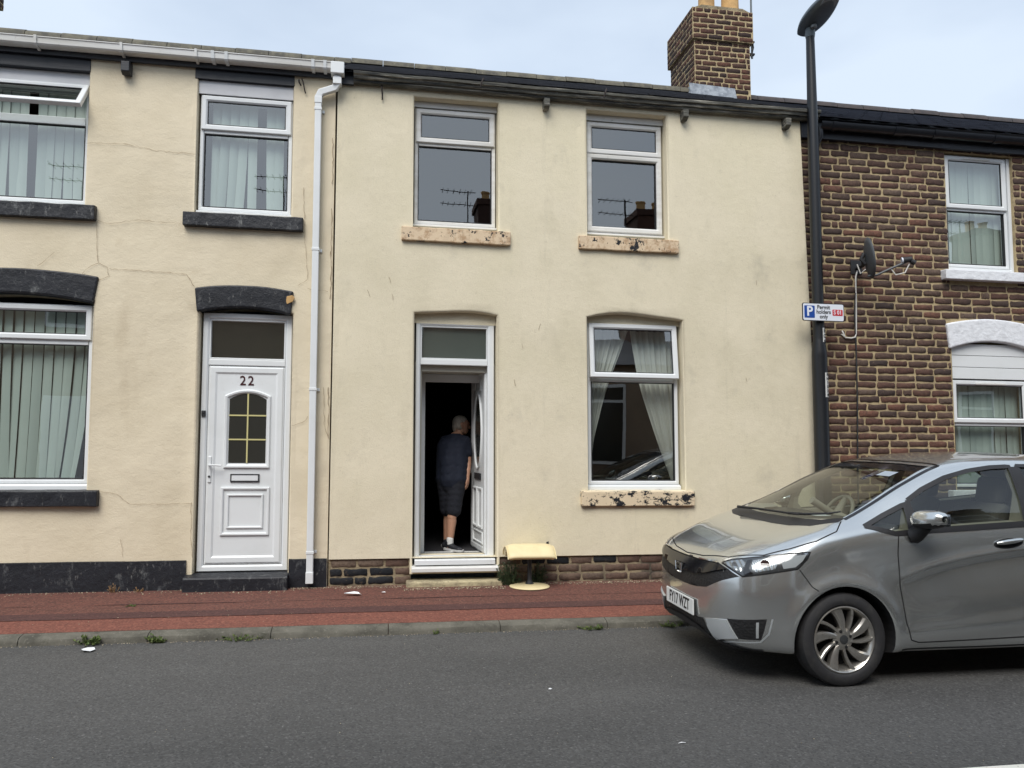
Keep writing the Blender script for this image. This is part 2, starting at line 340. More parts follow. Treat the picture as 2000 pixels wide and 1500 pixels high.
def finish(name, me, mat, parent=None, org=Vector((0, 0, 0)), smooth=None, bevel=0, seg=2, kind=None):
    if mat: me.materials.append(M[mat] if isinstance(mat, str) else mat)
    o = bpy.data.objects.new(name, me); COL.objects.link(o)
    if parent is not None: o.parent = parent; ORG[o.name] = Vector(org)
    else: o.location = org; ORG[o.name] = Vector(org)
    if smooth is not None:
        for p in me.polygons: p.use_smooth = True
        me.set_sharp_from_angle(angle=radians(smooth))
    if bevel:
        b = o.modifiers.new('bevel', 'BEVEL'); b.width = bevel; b.segments = seg; b.limit_method = 'ANGLE'; b.angle_limit = radians(40)
    if kind: o['kind'] = kind
    return o
def inside(p, poly):
    x, y = p; r = False; j = len(poly) - 1
    for i in range(len(poly)):
        a, b = poly[i], poly[j]
        if (a[1] > y) != (b[1] > y) and x < (b[0] - a[0]) * (y - a[1]) / (b[1] - a[1]) + a[0]: r = not r
        j = i
    return r
def cdt(outline, holes=(), step=None):
    """triangulate a polygon with holes; optional interior grid; returns verts, tris, boundary loops"""
    vs = []; es = []; loops = []
    for lp in [outline] + list(holes):
        o = len(vs); vs += [Vector((p[0], p[1])) for p in lp]; n = len(lp)
        es += [(o + i, o + (i + 1) % n) for i in range(n)]
    if step:
        xs = [p[0] for p in outline]; ys = [p[1] for p in outline]
        x = min(xs) + step * .6
        while x < max(xs):
            y = min(ys) + step * .55
            while y < max(ys):
                q = (x + random.uniform(-.15, .15) * step, y + random.uniform(-.15, .15) * step)
                if inside(q, outline) and not any(inside(q, h) for h in holes): vs.append(Vector(q))
                y += step
            x += step
    v2, e2, f2, *_ = delaunay_2d_cdt(vs, es, [], 0, 1e-5)
    tris = []
    for f in f2:
        c = sum((v2[i] for i in f), Vector((0, 0))) / len(f)
        if inside(c, outline) and not any(inside(c, h) for h in holes): tris.append(tuple(f))
    return [tuple(v) for v in v2], tris
def offset_out(poly, d):
    """grow (d>0) a convex-ish counter-clockwise or clockwise outline by d"""
    n = len(poly); A = sum(poly[i][0] * poly[(i + 1) % n][1] - poly[(i + 1) % n][0] * poly[i][1] for i in range(n))
    sg = 1 if A > 0 else -1; r = []
    for i in range(n):
        a, b, c = Vector(poly[i - 1]), Vector(poly[i]), Vector(poly[(i + 1) % n])
        e0, e1 = (b - a).normalized(), (c - b).normalized()
        n0, n1 = Vector((e0.y, -e0.x)) * sg, Vector((e1.y, -e1.x)) * sg
        m = (n0 + n1); m = m.normalized() if m.length > 1e-6 else n0
        r.append(tuple(b + m * d / max(.45, m.dot(n0))))
    return r
def wall(outline, holes, y0, y1, step=.16, wob=.004, rnd=.03, seed=0, clip=None):
    """masonry leaf with openings whose arrises are rounded; y0 street face, y1 inner face"""
    b = MB(); big = [offset_out(h, rnd) for h in holes]
    v2, tr = cdt(outline, big, step)
    def yy(x, z): return y0 + wob * (noise.noise(Vector((x * 1.3 + seed, z * 1.3, 3.1))) + .5 * noise.noise(Vector((x * 4 + seed, z * 4, 7.7))))
    b.add([(p[0], yy(*p), p[1]) for p in v2], tr)
    n = len(outline)
    for i in range(n):
        p, q = outline[i], outline[(i + 1) % n]
        b.add([(p[0], yy(*p), p[1]), (q[0], yy(*q), q[1]), (q[0], y1, q[1]), (p[0], y1, p[1])], [(0, 1, 2, 3)])
    for h, g in zip(holes, big):
        rings = [[(p[0], yy(*p), p[1]) for p in g]]
        for k, (fo, fd) in enumerate(((.62, .05), (.3, .2), (.1, .5), (0, 1.0))):
            rings.append([(p[0], y0 + rnd * fd + (0), p[1]) for p in offset_out(h, rnd * fo)] if fo else [(p[0], y0 + rnd * fd, p[1]) for p in h])
        rings.append([(p[0], y1, p[1]) for p in h])
        m = len(h); vs = [p for r in rings for p in r]; fs = []
        for k in range(len(rings) - 1):
            for i in range(m): fs.append((k * m + i, k * m + (i + 1) % m, (k + 1) * m + (i + 1) % m, (k + 1) * m + i))
        b.add(vs, fs)
    me_m = b
    return me_m
def weld(b, d=1e-4):
    """merge doubles in an MB"""
    key = {}; mp = []; nv = []
    for p in b.v:
        k = (round(p[0] / d), round(p[1] / d), round(p[2] / d))
        if k not in key: key[k] = len(nv); nv.append(p)
        mp.append(key[k])
    b.f = [tuple(mp[i] for i in f) for f in b.f]
    b.f = [f for f in b.f if len(set(f)) == len(f)]
    b.v = nv; return b
def rect(x0, x1, z0, z1, n=1): return [(x0, z0), (x1, z0), (x1, z1), (x0, z1)]
def arched(x0, x1, z0, zs, zc, n=9, skew=0):
    """opening with a segmental head: springing zs, crown zc"""
    p = [(x0, z0), (x1, z0)]
    for i in range(n + 1):
        t = i / n; x = x1 + (x0 - x1) * t
        p.append((x, zs + (zc - zs) * (1 - (2 * t - 1) ** 2) + skew * sin(2 * pi * t)))
    return p
def text_mesh(txt, size, sx=1.0, bold=0.0, extrude=.001, align='CENTER'):
    c = bpy.data.curves.new('t', 'FONT'); c.body = txt; c.size = size; c.extrude = extrude; c.align_x = align; c.align_y = 'CENTER'; c.offset = bold; c.resolution_u = 3
    o = bpy.data.objects.new('t', c); COL.objects.link(o)
    dg = bpy.context.evaluated_depsgraph_get()
    me = bpy.data.meshes.new_from_object(o.evaluated_get(dg)); bpy.data.objects.remove(o); bpy.data.curves.remove(c)
    for v in me.vertices: v.co.x *= sx
    return me
def put_text(name, txt, size, loc, mat, parent, sx=1.0, bold=0.0, stack=None):
    """lettering standing on a wall face that looks towards -Y; loc is in place coordinates"""
    me = text_mesh(txt, size, sx, bold)
    org = ORG[parent.name]; L_ = Vector(sh(loc)) - org
    for v in me.vertices:
        x, y, z = v.co; v.co = (L_.x + x, L_.y - z, L_.z + y + K * x)
    return finish(name, me, mat, parent, org)
# ================================================================== SETTING: ground
def sheet(name, x0, x1, y0, y1, z, mat, nx=1, parent=None):
    b = MB(); 
    for i in range(nx):
        a, c = x0 + (x1 - x0) * i / nx, x0 + (x1 - x0) * (i + 1) / nx
        b.add([(a, y0, z), (c, y0, z), (c, y1, z), (a, y1, z)], [(0, 1, 2, 3)])
    o = b.build(name, mat, parent, loc=(0, y0, z)); 
    if parent is None: o['kind'] = 'structure'
    return o
KX0, KX1 = -18.0, 30.0
sheet('ground', -600, 600, -600, 600, -.16, 'asphalt')
sheet('road', -60, 60, -6.42, -1.56, -.10, 'asphalt')
CF = .022          # crossfall of the footway towards the kerb
pvb = MB().box(KX0, KX1, -1.495, 0.28, -.14, 0.0); pvb.v = [(x, y, z + (CF * y if z > -.1 else 0)) for x, y, z in pvb.v]
pv = pvb.build('pavement', 'red_tarmac', loc=(0, -1.4, -.14)); pv['kind'] = 'structure'
def strip(name, ya, yb, z, mat, wv, seed):
    b = MB(); n = 120; vs = []
    for i in range(n + 1):
        x = -9 + 18 * i / n
        vs += [(x, ya + wv * noise.noise(Vector((x * .8, seed, 0))) + .4 * wv * noise.noise(Vector((x * 4, seed, 2))), z), (x, yb + wv * noise.noise(Vector((x * .8, seed + 9, 0))) + .4 * wv * noise.noise(Vector((x * 4, seed, 5))), z)]
    vs = [(x, y, q + CF * y) for x, y, q in vs]
    b.add(vs, [(2 * i, 2 * i + 2, 2 * i + 3, 2 * i + 1) for i in range(n)])
    return b.build(name, mat, pv)
strip('resurfaced_strip', -1.494, -1.07, .004, 'red_tarmac_fresh', .008, 3)
strip('tarmac_joint_band', -1.115, -.905, .008, 'purple_tarmac', .02, 11)
strip('old_trench_line', -.60, -.59, .004, 'purple_tarmac', .03, 23)
# kerb stones, one by one
kb = thing('kerb', (0, -1.5, -.1), None, None); kb['kind'] = 'structure'
def kerbstone(x0, x1, y0, y1, parent, flip=1):
    b = MB(); n = 6; vs = []; fs = []
    yf, yb = (y0, y1) if flip > 0 else (y1, y0)
    sec = [(yf - flip * .006, -.14), (yf, -.078), (yf + flip * .008, -.056), (yf + flip * .028, -.043), (yb, -.030), (yb, -.14)]
    for i in range(n + 1):
        x = x0 + .003 + (x1 - x0 - .006) * i / n
        for k, (y, z) in enumerate(sec):
            e = .006 * noise.noise(Vector((x * 5, y * 20, z * 20)))
            vs.append((x, y + (e if k in (1, 2) else 0), z + (e if k in (2, 3) else 0)))
    m = len(sec)
    for i in range(n):
        for k in range(m): fs.append((i * m + k, i * m + (k + 1) % m, (i + 1) * m + (k + 1) % m, (i + 1) * m + k))
    fs += [tuple(range(m)), tuple(n * m + k for k in range(m - 1, -1, -1))]
    return b.add(vs, fs).build('kerb_stone', 'kerb', parent, smooth=35)
x = -7.28
while x < 8: kerbstone(x, x + .915, -1.595, -1.495, kb); x += .915
kb2 = thing('kerb', (0, -6.5, -.1), None, None); kb2['kind'] = 'structure'
x = -4.6
while x < 14: kerbstone(x, x + .915, -6.51, -6.41, kb2, -1); x += .915
p2_ = MB().box(KX0, KX1, -8.80, -6.565, -.14, 0.0).build('pavement', 'red_tarmac', loc=(0, -8, -.14)); p2_['kind'] = 'structure'
bl = MB(); bl.add([(2.62, -4.64, -.096), (9.5, -4.64, -.096), (9.5, -4.54, -.096), (2.62, -4.54, -.096)], [(0, 1, 2, 3)]); bl.build('bay_line', 'road_paint', loc=(4, -4.5, -.096))['kind'] = 'structure'

# ================================================================== HOUSES: shared builders
def tilt(b, yh, zh, ang):
    if not ang: return b
    s_, c_ = sin(ang), cos(ang)
    b.v = [(x, yh + (y - yh) * c_ + (z - zh) * s_, zh + (z - zh) * c_ - (y - yh) * s_) for x, y, z in b.v]; return b
def pane(x0, x1, z0, z1, y): return MB().add([(x0, y, z0), (x1, y, z0), (x1, y, z1), (x0, y, z1)], [(0, 1, 2, 3)])
def window(house, x0, x1, z0, z1, y, zt0, zt1, top_sash=True, ang=0.0, low_sash=False, ext=.0, mat='upvc', fw=.042, sash_x=(0, 0), glass='glass'):
    fr = MB().frame(x0, x1, z0, z1, fw, y, y + .07).build('window', mat, house, bevel=.003)
    MB().box(x0 + fw + .001, x1 - fw - .001, y + .003, y + .066, zt0, zt1).build('transom', mat, fr, bevel=.006)
    # top light
    a, b_, c_, d_ = x0 + .012, x1 - .012, zt0 + (zt1 - zt0) * .45, z1 - .012
    if top_sash:
        yh = y - .022
        s = tilt(MB().frame(a, b_, c_, d_, .058, yh, yh + .05), yh + .045, d_, ang); so = s.build('sash', mat, fr, bevel=.003)
        g = tilt(MB().frame(a + .058, b_ - .058, c_ + .058, d_ - .058, .007, yh + .012, yh + .03, .001), yh + .045, d_, ang); g.build('gasket', 'gasket', fr)
        p = tilt(pane(a + .063, b_ - .063, c_ + .063, d_ - .063, yh + .022), yh + .045, d_, ang); p.build('pane', glass, fr)
    else:
        MB().frame(x0 + fw, x1 - fw, zt1, z1 - fw, .007, y + .02, y + .05, .001).build('gasket', 'gasket', fr)
        pane(x0 + fw + .002, x1 - fw - .002, zt1 + .002, z1 - fw - .002, y + .035).build('pane', glass, fr)
    # lower light
    if low_sash:
        MB().frame(x0 + .012, x1 - .012, z0 + .012, zt0 + .02, .058, y - .022, y + .028).build('sash', mat, fr, bevel=.003)
        a, b_, c_, d_ = x0 + .07, x1 - .07, z0 + .07, zt0 - .038
    else: a, b_, c_, d_ = x0 + fw, x1 - fw, z0 + fw, zt0
    MB().frame(a, b_, c_, d_, .007, y + .006, y + .05, .001).build('gasket', 'gasket', fr)
    pane(a + .003, b_ - .003, c_ + .003, d_ - .003, y + .03).build('pane', glass, fr)
    if ext: MB().prism([(y - .035, z0 - ext), (y - .035, z0 - ext * .35), (y + .01, z0 - .001), (y + .06, z0 - .001), (y + .06, z0 - ext)], x0 - .01, x1 + .01, 'x').build('window_ledge', mat, fr, bevel=.003)
    return fr
def sill(house, x0, x1, z0, z1, y0, y1, mat):
    b = MB(); n = 14; vs = []; fs = []
    for i in range(n + 1):
        x = x0 + (x1 - x0) * i / n
        for y, z in ((y0, z0), (y0, z1), (y1, z1 + .012), (y1, z0)):
            e = .006
            vs.append((x, y + e * noise.noise(Vector((x * 9, z * 30, 1))), z + e * noise.noise(Vector((x * 9, z * 30, 5)))))
    for i in range(n):
        for k in range(4): fs.append((i * 4 + k, i * 4 + (k + 1) % 4, i * 4 + 4 + (k + 1) % 4, i * 4 + 4 + k))
    fs += [(0, 1, 2, 3), (n * 4 + 3, n * 4 + 2, n * 4 + 1, n * 4)]
    return b.add(vs, fs).build('sill', mat, house, bevel=.008)
def arch_band(x0, x1, zs_lo, zc_lo, zs_hi, zc_hi, y0, y1, n=14, splay=.0):
    lo = []; hi = []
    for i in range(n + 1):
        t = i / n; q = 1 - (2 * t - 1) ** 2
        lo.append((x0 + splay + (x1 - x0 - 2 * splay) * t, zs_lo + (zc_lo - zs_lo) * q)); hi.append((x0 + (x1 - x0) * t, zs_hi + (zc_hi - zs_hi) * q + .006 * noise.noise(Vector((x0 + t * 3, 2, 2)))))
    b = MB(); vs = []
    for i in range(n + 1):
        vs += [(lo[i][0], y0, lo[i][1]), (hi[i][0], y0, hi[i][1]), (hi[i][0], y1, hi[i][1]), (lo[i][0], y1, lo[i][1])]
    fs = [(i * 4 + k, i * 4 + (k + 1) % 4, i * 4 + 4 + (k + 1) % 4, i * 4 + 4 + k) for i in range(n) for k in range(4)] + [(3, 2, 1, 0), tuple(n * 4 + k for k in range(4))]
    return b.add(vs, fs)
def shell(house, x0, x1, y0, y1, zf, mat, floor2=2.95, parts=(), top=5.1):
    """inner rooms: floors, ceilings, side and back walls"""
    b = MB()
    for a, c in ((zf, floor2 - .3), (floor2, top)):
        b.add([(x0, y0, a), (x1, y0, a), (x1, y1, a), (x0, y1, a), (x0, y0, c), (x1, y0, c), (x1, y1, c), (x0, y1, c)], [(0, 1, 2, 3), (4, 7, 6, 5), (1, 5, 6, 2), (2, 6, 7, 3), (3, 7, 4, 0)])
    b.build('inner_rooms', mat, house)
    for px in parts: MB().box(px - .05, px + .05, y0 + .02, y1 - .01, zf + .01, floor2 - .31).build('inner_partition', mat, house)
def roof(house, x0, x1, y_e, z_e, y_r, z_r, mat, ridge_mat, step=.20, tile=.46, back=True, tiles=True):
    b = MB(); n = int(hypot(y_r - y_e, z_r - z_e) / step)
    L_ = hypot(y_r - y_e, z_r - z_e); dy, dz = (y_r - y_e) / L_, (z_r - z_e) / L_
    for k in range(n + 1):
        s0, s1 = k * step, min((k + 1) * step + .03, L_)
        x = x0 - (.13 if k % 2 else 0)
        while x < x1:
            a, c = max(x, x0) + .002, min(x + .26, x1) - .002
            if c - a > .01:
                j = random.uniform(-.004, .004); t0 = .012 + random.uniform(0, .006)
                p = lambda s, up, X: (X, y_e + dy * s - dz * up, z_e + dz * s + dy * up)
                vs = [p(s0 + j, t0, a), p(s0 + j, t0, c), p(s1, .002, c), p(s1, .002, a), p(s0 + j, t0 - .009, a), p(s0 + j, t0 - .009, c)]
                b.add(vs, [(0, 1, 2, 3), (0, 4, 5, 1)])
            x += .26
    yb = 2 * y_r - y_e
    b.add([(x0, y_e, z_e - .02), (x1, y_e, z_e - .02), (x1, y_r, z_r - .02), (x0, y_r, z_r - .02), (x0, yb, z_e), (x1, yb, z_e)], [(0, 1, 2, 3), (3, 2, 5, 4)])
    rf = b.build('roof', mat, house)
    if tiles:
        x = x0
        while x < x1 - .1:
            c = min(x + tile, x1); pr = [(y_r + .125 * cos(t), z_r - .03 + .115 * sin(t)) for t in [pi * i / 8 for i in range(9)]]
            q = MB().prism(pr, x + .004, c - .004, 'x')
            dz_ = random.uniform(-.006, .008)
            q.v = [(a, b_, z + dz_) for a, b_, z in q.v]
            q.build('ridge_tile', ridge_mat, rf, smooth=40); x = c
    return rf
# brick pieces: eight worn outlines that share mesh data
def brick_mesh(seed, ln, ht, dp=.005):
    r = random.Random(seed); out = []; pts = []
    hx, hz = ln / 2, ht / 2
    nx_, nz_ = (5, 2)
    for i in range(nx_): pts.append((-hx + ln * (i + .15) / (nx_ - .7), -hz))
    for i in range(nz_): pts.append((hx, -hz + ht * (i + .5) / nz_))
    for i in range(nx_): pts.append((hx - ln * (i + .15) / (nx_ - .7), hz))
    for i in range(nz_): pts.append((-hx, hz - ht * (i + .5) / nz_))
    n = len(pts); vs = []
    outl = [(x * .998 + r.uniform(-.005, .005), z + r.uniform(-.0055, .0055)) for x, z in pts]
    for x, z in outl: vs.append((x, .006, z))
    for x, z in outl: vs.append((x * .985, -dp * .55, z * .985))
    for x, z in outl: vs.append((x * .98, -dp + r.uniform(-.0012, .001), z * .93))
    fs = []
    for k in range(2): fs += [(k * n + i, k * n + (i + 1) % n, (k + 1) * n + (i + 1) % n, (k + 1) * n + i) for i in range(n)]
    vs.append((0, -dp - .001, 0)); fs += [(2 * n + i, 2 * n + (i + 1) % n, 3 * n) for i in range(n)]
    return vs, fs
BRK = {}
def brick_obj(parent, x, y, z, ln, ht, mat, rz=0, name='brick'):
    key = (round(ln / .02), round(ht, 3), mat, random.randrange(5))
    if key not in BRK:
        vs, fs = brick_mesh(hash(key) & 0xffff, round(ln / .02) * .02, ht)
        me = bpy.data.meshes.new('brick'); me.from_pydata(vs, [], fs)
        bm = bmesh.new(); bm.from_mesh(me); bmesh.ops.recalc_face_normals(bm, faces=bm.faces); bm.to_mesh(me); bm.free()
        for p in me.polygons: p.use_smooth = True
        me.materials.append(M[mat]); BRK[key] = me
    o = bpy.data.objects.new(name, BRK[key]); COL.objects.link(o); o.parent = parent
    l = Vector(sh((x, y, z))) - ORG[parent.name]
    o.location = l; o.rotation_euler = (0, random.uniform(-.006, .006), rz); o.scale.x = ln / (round(ln / .02) * .02)
    if random.random() < .5: o.rotation_euler.y += pi
    return o
def brick_stuff(specs, mat, parent, name='bricks'):
    b = MB()
    for k, (x, y, z, ln, ht) in enumerate(specs):
        vs, fs = brick_mesh(k % 9, ln, ht); b.add([(x + p[0], y + p[1], z + p[2]) for p in vs], fs)
    o = b.build(name, mat, parent, smooth=60); o['kind'] = 'stuff'; return o
def courses(x0, x1, z0, z1, crs=.0845, bl=.25, hdr=6, seed=1, shift=0.0):
    r = random.Random(seed); row = 0; z = z0; res = []
    while z + crs * .6 < z1:
        head = (row % hdr == hdr - 1); u = bl / 2 if head else bl
        x = x0 - (u / 2 if row % 2 else 0) + shift + r.uniform(-.012, .012); h = min(crs, z1 - z)
        while x < x1:
            uu = u * r.uniform(.94, 1.06)
            if not head and r.random() < .07: uu = bl / 2 * r.choice((1, 1, .7))
            a, c = max(x, x0), min(x + uu, x1)
            if c - a > .045: res.append(((a + c) / 2, z + h / 2 + r.uniform(-.003, .003), c - a - .018, h - .019 + r.uniform(-.004, .003)))
            x += uu
        z += crs; row += 1
    return res
def crack(parent, pts, wd=.0035, y=-.0035):
    """a fine open crack: an irregular dark ribbon a hair off the face"""
    P = []
    for (a, b) in zip(pts, pts[1:]):
        n = max(2, int(hypot(b[0] - a[0], b[1] - a[1]) / .03))
        for i in range(n):
            t = i / n; P.append((a[0] + (b[0] - a[0]) * t + random.uniform(-.006, .006), a[1] + (b[1] - a[1]) * t + random.uniform(-.006, .006)))
    P.append(pts[-1]); vs = []
    for i, p in enumerate(P):
        q = P[min(i + 1, len(P) - 1)]; o = P[max(i - 1, 0)]; d = Vector((q[0] - o[0], q[1] - o[1])); d = d.normalized() if d.length else Vector((1, 0)); w_ = wd * random.uniform(.4, 1.3) / 2
        vs += [(p[0] - d.y * w_, y, p[1] + d.x * w_), (p[0] + d.y * w_, y, p[1] - d.x * w_)]
    MB().add(vs, [(2 * i, 2 * i + 1, 2 * i + 3, 2 * i + 2) for i in range(len(P) - 1)]).build('crack', 'crack', parent)
def chimney(house, x0, x1, y0, y1, z0, z1, zb, side=True, front=True, over=.04, pots=()):
    c = MB().box(x0, x1, y0, y1, z0, zb).box(x0 - over, x1 + over, y0 - over, y1 + over, zb + .001, z1).build('chimney', 'mortar', house)
    for (za, zc, o) in ((z0, zb, 0), (zb, z1, over)):
        if front:
            for (x, z, ln, h) in courses(x0 - o, x1 + o, za, zc, seed=int(za * 100)): brick_obj(c, x, y0 - o, z, ln, h, 'brick_soot')
        if side:
            for (s, z, ln, h) in courses(y0 - o, y1 + o, za, zc, seed=int(za * 77)): brick_obj(c, x1 + o if side == 'R' else x0 - o, s, z, ln, h, 'brick_soot', pi / 2 if side == 'R' else -pi / 2)
    MB().prism([(x0 - over + .02, z1), (x1 + over - .02, z1), (x1 - .12, z1 + .06), (x0 + .12, z1 + .06)], y0 - over + .02, y1 + over - .02).build('flaunching', 'mortar_grey', c)
    for (px, py, r, h) in pots:
        MB().lathe([(r * .8, z1 + .03), (r * 1.15, z1 + .03), (r, z1 + .12), (r * .93, z1 + h - .08), (r * 1.08, z1 + h - .06), (r * 1.08, z1 + h), (r * .8, z1 + h)], (px, py, 0), n=20).build('chimney_pot', 'pot', c, smooth=35)
    return c
# door leaf, modelled flat (x across from the handle side, y depth, z up) and then swung on its hinge
class Leaf:
    def __init__(s, hx, hy, W, a): s.hx, s.hy, s.W, s.a = hx, hy, W, a
    def __call__(s, b):
        ca, sa = cos(s.a), sin(s.a); r = []
        for x, y, z in b.v:
            u = s.W - x                               # distance from hinge
            r.append((s.hx - u * ca + y * sa, s.hy + u * sa + y * ca, z))
        b.v = r; return b
def ringpoly(poly, wd, y0, y1):
    """raised moulding that follows an outline"""
    o = [poly, offset_out(poly, -wd * .25), offset_out(poly, -wd * .6), offset_out(poly, -wd)]
    d = [y1, y0, y0 + .003, y1]; n = len(poly); vs = []; fs = []
    for k in range(4): vs += [(p[0], d[k], p[1]) for p in o[k]]
    for k in range(3): fs += [(k * n + i, k * n + (i + 1) % n, (k + 1) * n + (i + 1) % n, (k + 1) * n + i) for i in range(n)]
    return MB().add(vs, fs)

# ================================================================== LEFT HOUSE, number 22
LH = thing('terraced_house', (-3.2, .1, 0), 'cream rendered house with black painted sills and white door numbered 22', 'house', 'terraced houses facing the street')
lw_open = [rect(-4.28, -2.955, 3.74, 5.11), rect(-1.925, -.985, 3.74, 5.13), arched(-4.24, -2.835, .93, 2.79, 2.86), arched(-1.845, -.945, .0, 2.74, 2.79)]
wl = weld(wall([(-5.86, -.05), (-.562, -.05), (-.555, 5.24), (-5.86, 5.24)], lw_open, .0, .30, .14, .012, .022, 4)).build('wall', 'render_old', LH, smooth=50)
shell(LH, -5.8, -.62, .31, 4.6, .2, 'room')
MB().box(-.60, -.50, .3, 6.2, 0, 5.2).build('party_wall', 'room', LH)
for a, c in ((-5.86, -1.90), (-.935, -.566)):
    b = MB(); n = 30; vs = []; fs = []
    for i in range(n + 1):
        x = a + (c - a) * i / n; e = lambda s_: noise.noise(Vector((x * 3, s_, 0)))
        vs += [(x, -.020 + .004 * e(1), -.04), (x, -.018 + .005 * e(2), .14), (x, -.015 + .004 * e(3), .277 + .006 * e(4)), (x, .01, .285)]
    fs = [(i * 4 + k, i * 4 + k + 1, i * 4 + 5 + k, i * 4 + 4 + k) for i in range(n) for k in range(3)] + [(0, 1, 2, 3), (n * 4 + 3, n * 4 + 2, n * 4 + 1, n * 4)]
    b.add(vs, fs).build('plinth', 'black_paint', LH, smooth=60)
MB().prism([(-.13, -.05), (-.13, .115), (-.12, .132), (.07, .150), (.07, -.05)], -1.905, -.93, 'x').build('door_step', 'black_paint', LH, bevel=.01)
# eaves: lintel boards, fascia, square white gutter
MB().box(-4.42, -2.945, -.006, .12, 5.105, 5.26).build('lintel', 'black_board', LH, bevel=.004)
MB().box(-1.955, -.975, -.006, .12, 5.125, 5.26).build('lintel', 'black_board', LH, bevel=.004)
MB().box(-5.86, -.50, -.045, -.016, 5.222, 5.345).build('fascia', 'black_board', LH, bevel=.003)
for x in (-2.60,): MB().prism([(-.10, 5.10), (-.10, 5.20), (.01, 5.225), (.01, 5.09), (-.05, 5.075)], x - .035, x + .045, 'x').build('corbel', 'black_board', LH, bevel=.006)
MB().tube([(-.90, -.02, 5.20), (-.885, -.05, 5.16), (-.87, -.03, 5.08), (-.86, -.015, 5.05)], .007, 6).build('hook', 'rust', LH)
MB().tube([(-.93, -.02, 5.19), (-.925, -.05, 5.15), (-.905, -.035, 5.12)], .008, 6).build('hook', 'rust', LH)
gp = [(-.048, 5.272), (-.130, 5.272), (-.145, 5.286), (-.152, 5.337), (-.160, 5.341), (-.160, 5.35), (-.143, 5.35), (-.136, 5.29), (-.06, 5.28), (-.06, 5.34), (-.048, 5.34)]
gut = MB().prism(gp, -5.86, -.47, 'x').build('gutter', 'upvc_old', LH, bevel=.003)
for x in (-5.1, -4.3, -3.40, -2.62, -1.92): MB().prism([(-.046, 5.25), (-.136, 5.262), (-.156, 5.28), (-.167, 5.356), (-.160, 5.356), (-.149, 5.284), (-.134, 5.271), (-.046, 5.271)], x - .012, x + .012, 'x').build('gutter_bracket', 'upvc_old', gut)
for x in (-1.76, -1.63, -.78, -.66): MB().prism([(-.046, 5.258), (-.134, 5.264), (-.151, 5.281), (-.165, 5.354), (-.1645, 5.354), (-.146, 5.284), (-.046, 5.271)], x - .016, x + .016, 'x').build('gutter_clip', 'upvc', gut)
MB().box(-.60, -.465, -.166, -.04, 5.23, 5.352).build('outlet', 'upvc', gut, bevel=.006)
# downpipe with swan neck
dp = MB().sqtube([(-.535, -.10, 5.22), (-.535, -.10, 5.14), (-.56, -.085, 5.10), (-.70, -.066, 5.05), (-.725, -.062, 5.0), (-.725, -.062, .055)], .033, .031).build('downpipe', 'upvc', LH, bevel=.007)
for z in (4.87, 3.40, 1.97, .35): MB().box(-.763, -.687, -.097, .0, z - .014, z + .014).box(-.69, -.665, -.012, .0, z - .016, z + .016).build('pipe_clip', 'upvc', dp, bevel=.003)
MB().box(-.762, -.688, -.098, -.026, 4.93, 5.0).box(-.578, -.492, -.14, -.05, 5.13, 5.2).build('pipe_socket', 'upvc', dp, bevel=.004)
MB().box(-.761, -.689, -.105, -.025, .05, .16).build('pipe_shoe', 'upvc', dp, bevel=.004)
# windows
MB().box(-4.28, -2.957, .055, .075, 4.985, 5.104).build('head_panel', 'panel', LH, bevel=.003)
window(LH, -4.275, -2.96, 3.775, 4.984, .075, 4.575, 4.655, True, radians(38), ext=.03)
MB().box(-1.923, -.987, .03, .05, 4.985, 5.124).build('head_panel', 'panel', LH, bevel=.003)
window(LH, -1.905, -.992, 3.775, 4.984, .055, 4.58, 4.655, True, 0, ext=.03)
window(LH, -4.215, -2.85, 1.02, 2.765, .075, 2.37, 2.47, True, 0, ext=.06)
sill(LH, -4.42, -2.835, 3.59, 3.735, -.065, .08, 'black_paint')
sill(LH, -2.02, -.857, 3.585, 3.725, -.065, .06, 'black_paint')
sill(LH, -4.36, -2.715, .81, .955, -.065, .08, 'black_paint')
arch_band(-4.30, -2.79, 2.775, 2.85, 3.035, 3.09, -.03, .12, splay=.04).build('lintel', 'black_paint', LH, bevel=.015)
arch_band(-1.895, -.94, 2.725, 2.785, 2.965, 3.01, -.03, .12, splay=.025).build('lintel', 'black_paint', LH, bevel=.015)
# chip in the lintel corner, hairline cracks
MB().prism([(-1.0, 2.83), (-.945, 2.86), (-.925, 2.90), (-.95, 2.925), (-1.005, 2.91), (-1.01, 2.86)], -.036, -.02).build('exposed_stone', 'pot', LH, bevel=.004)
for pts in ([(-2.95, 4.37), (-2.6, 4.385), (-2.3, 4.34), (-1.93, 4.33)], [(-2.83, 3.6), (-2.7, 3.57), (-2.5, 3.62), (-2.05, 3.61)], [(-2.83, 3.58), (-2.82, 3.35), (-2.80, 3.18), (-2.72, 3.14), (-2.70, 3.05), (-2.80, 3.0)], [(-2.80, 3.18), (-2.92, 3.1), (-2.95, 3.04)],
            [(-2.70, 3.12), (-2.2, 3.11), (-1.98, 3.10), (-1.90, 2.98)], [(-3.35, 3.12), (-3.24, 3.22), (-3.2, 3.26)], [(-2.72, .95), (-2.55, .92), (-2.42, .82), (-1.98, .83), (-1.86, .83)], [(-1.87, .84), (-1.86, .6), (-1.87, .5), (-1.84, .3)],
            [(-.86, 4.05), (-.84, 3.5), (-.80, 3.1), (-.9, 3.03)], [(-.8, 3.0), (-.6, 2.98)], [(-.93, 1.6), (-.8, 1.65), (-.78, 1.7)], [(-.63, 2.0), (-.61, 1.6), (-.57, 1.48)], [(-2.5, .5), (-2.48, .33)]): crack(wl, pts, .0035, -.013)
for z in (4.1, 3.35, 2.9, 1.5): crack(wl, [(-.575, z), (-.572, z + .3), (-.58, z + .5)], .006, -.013)
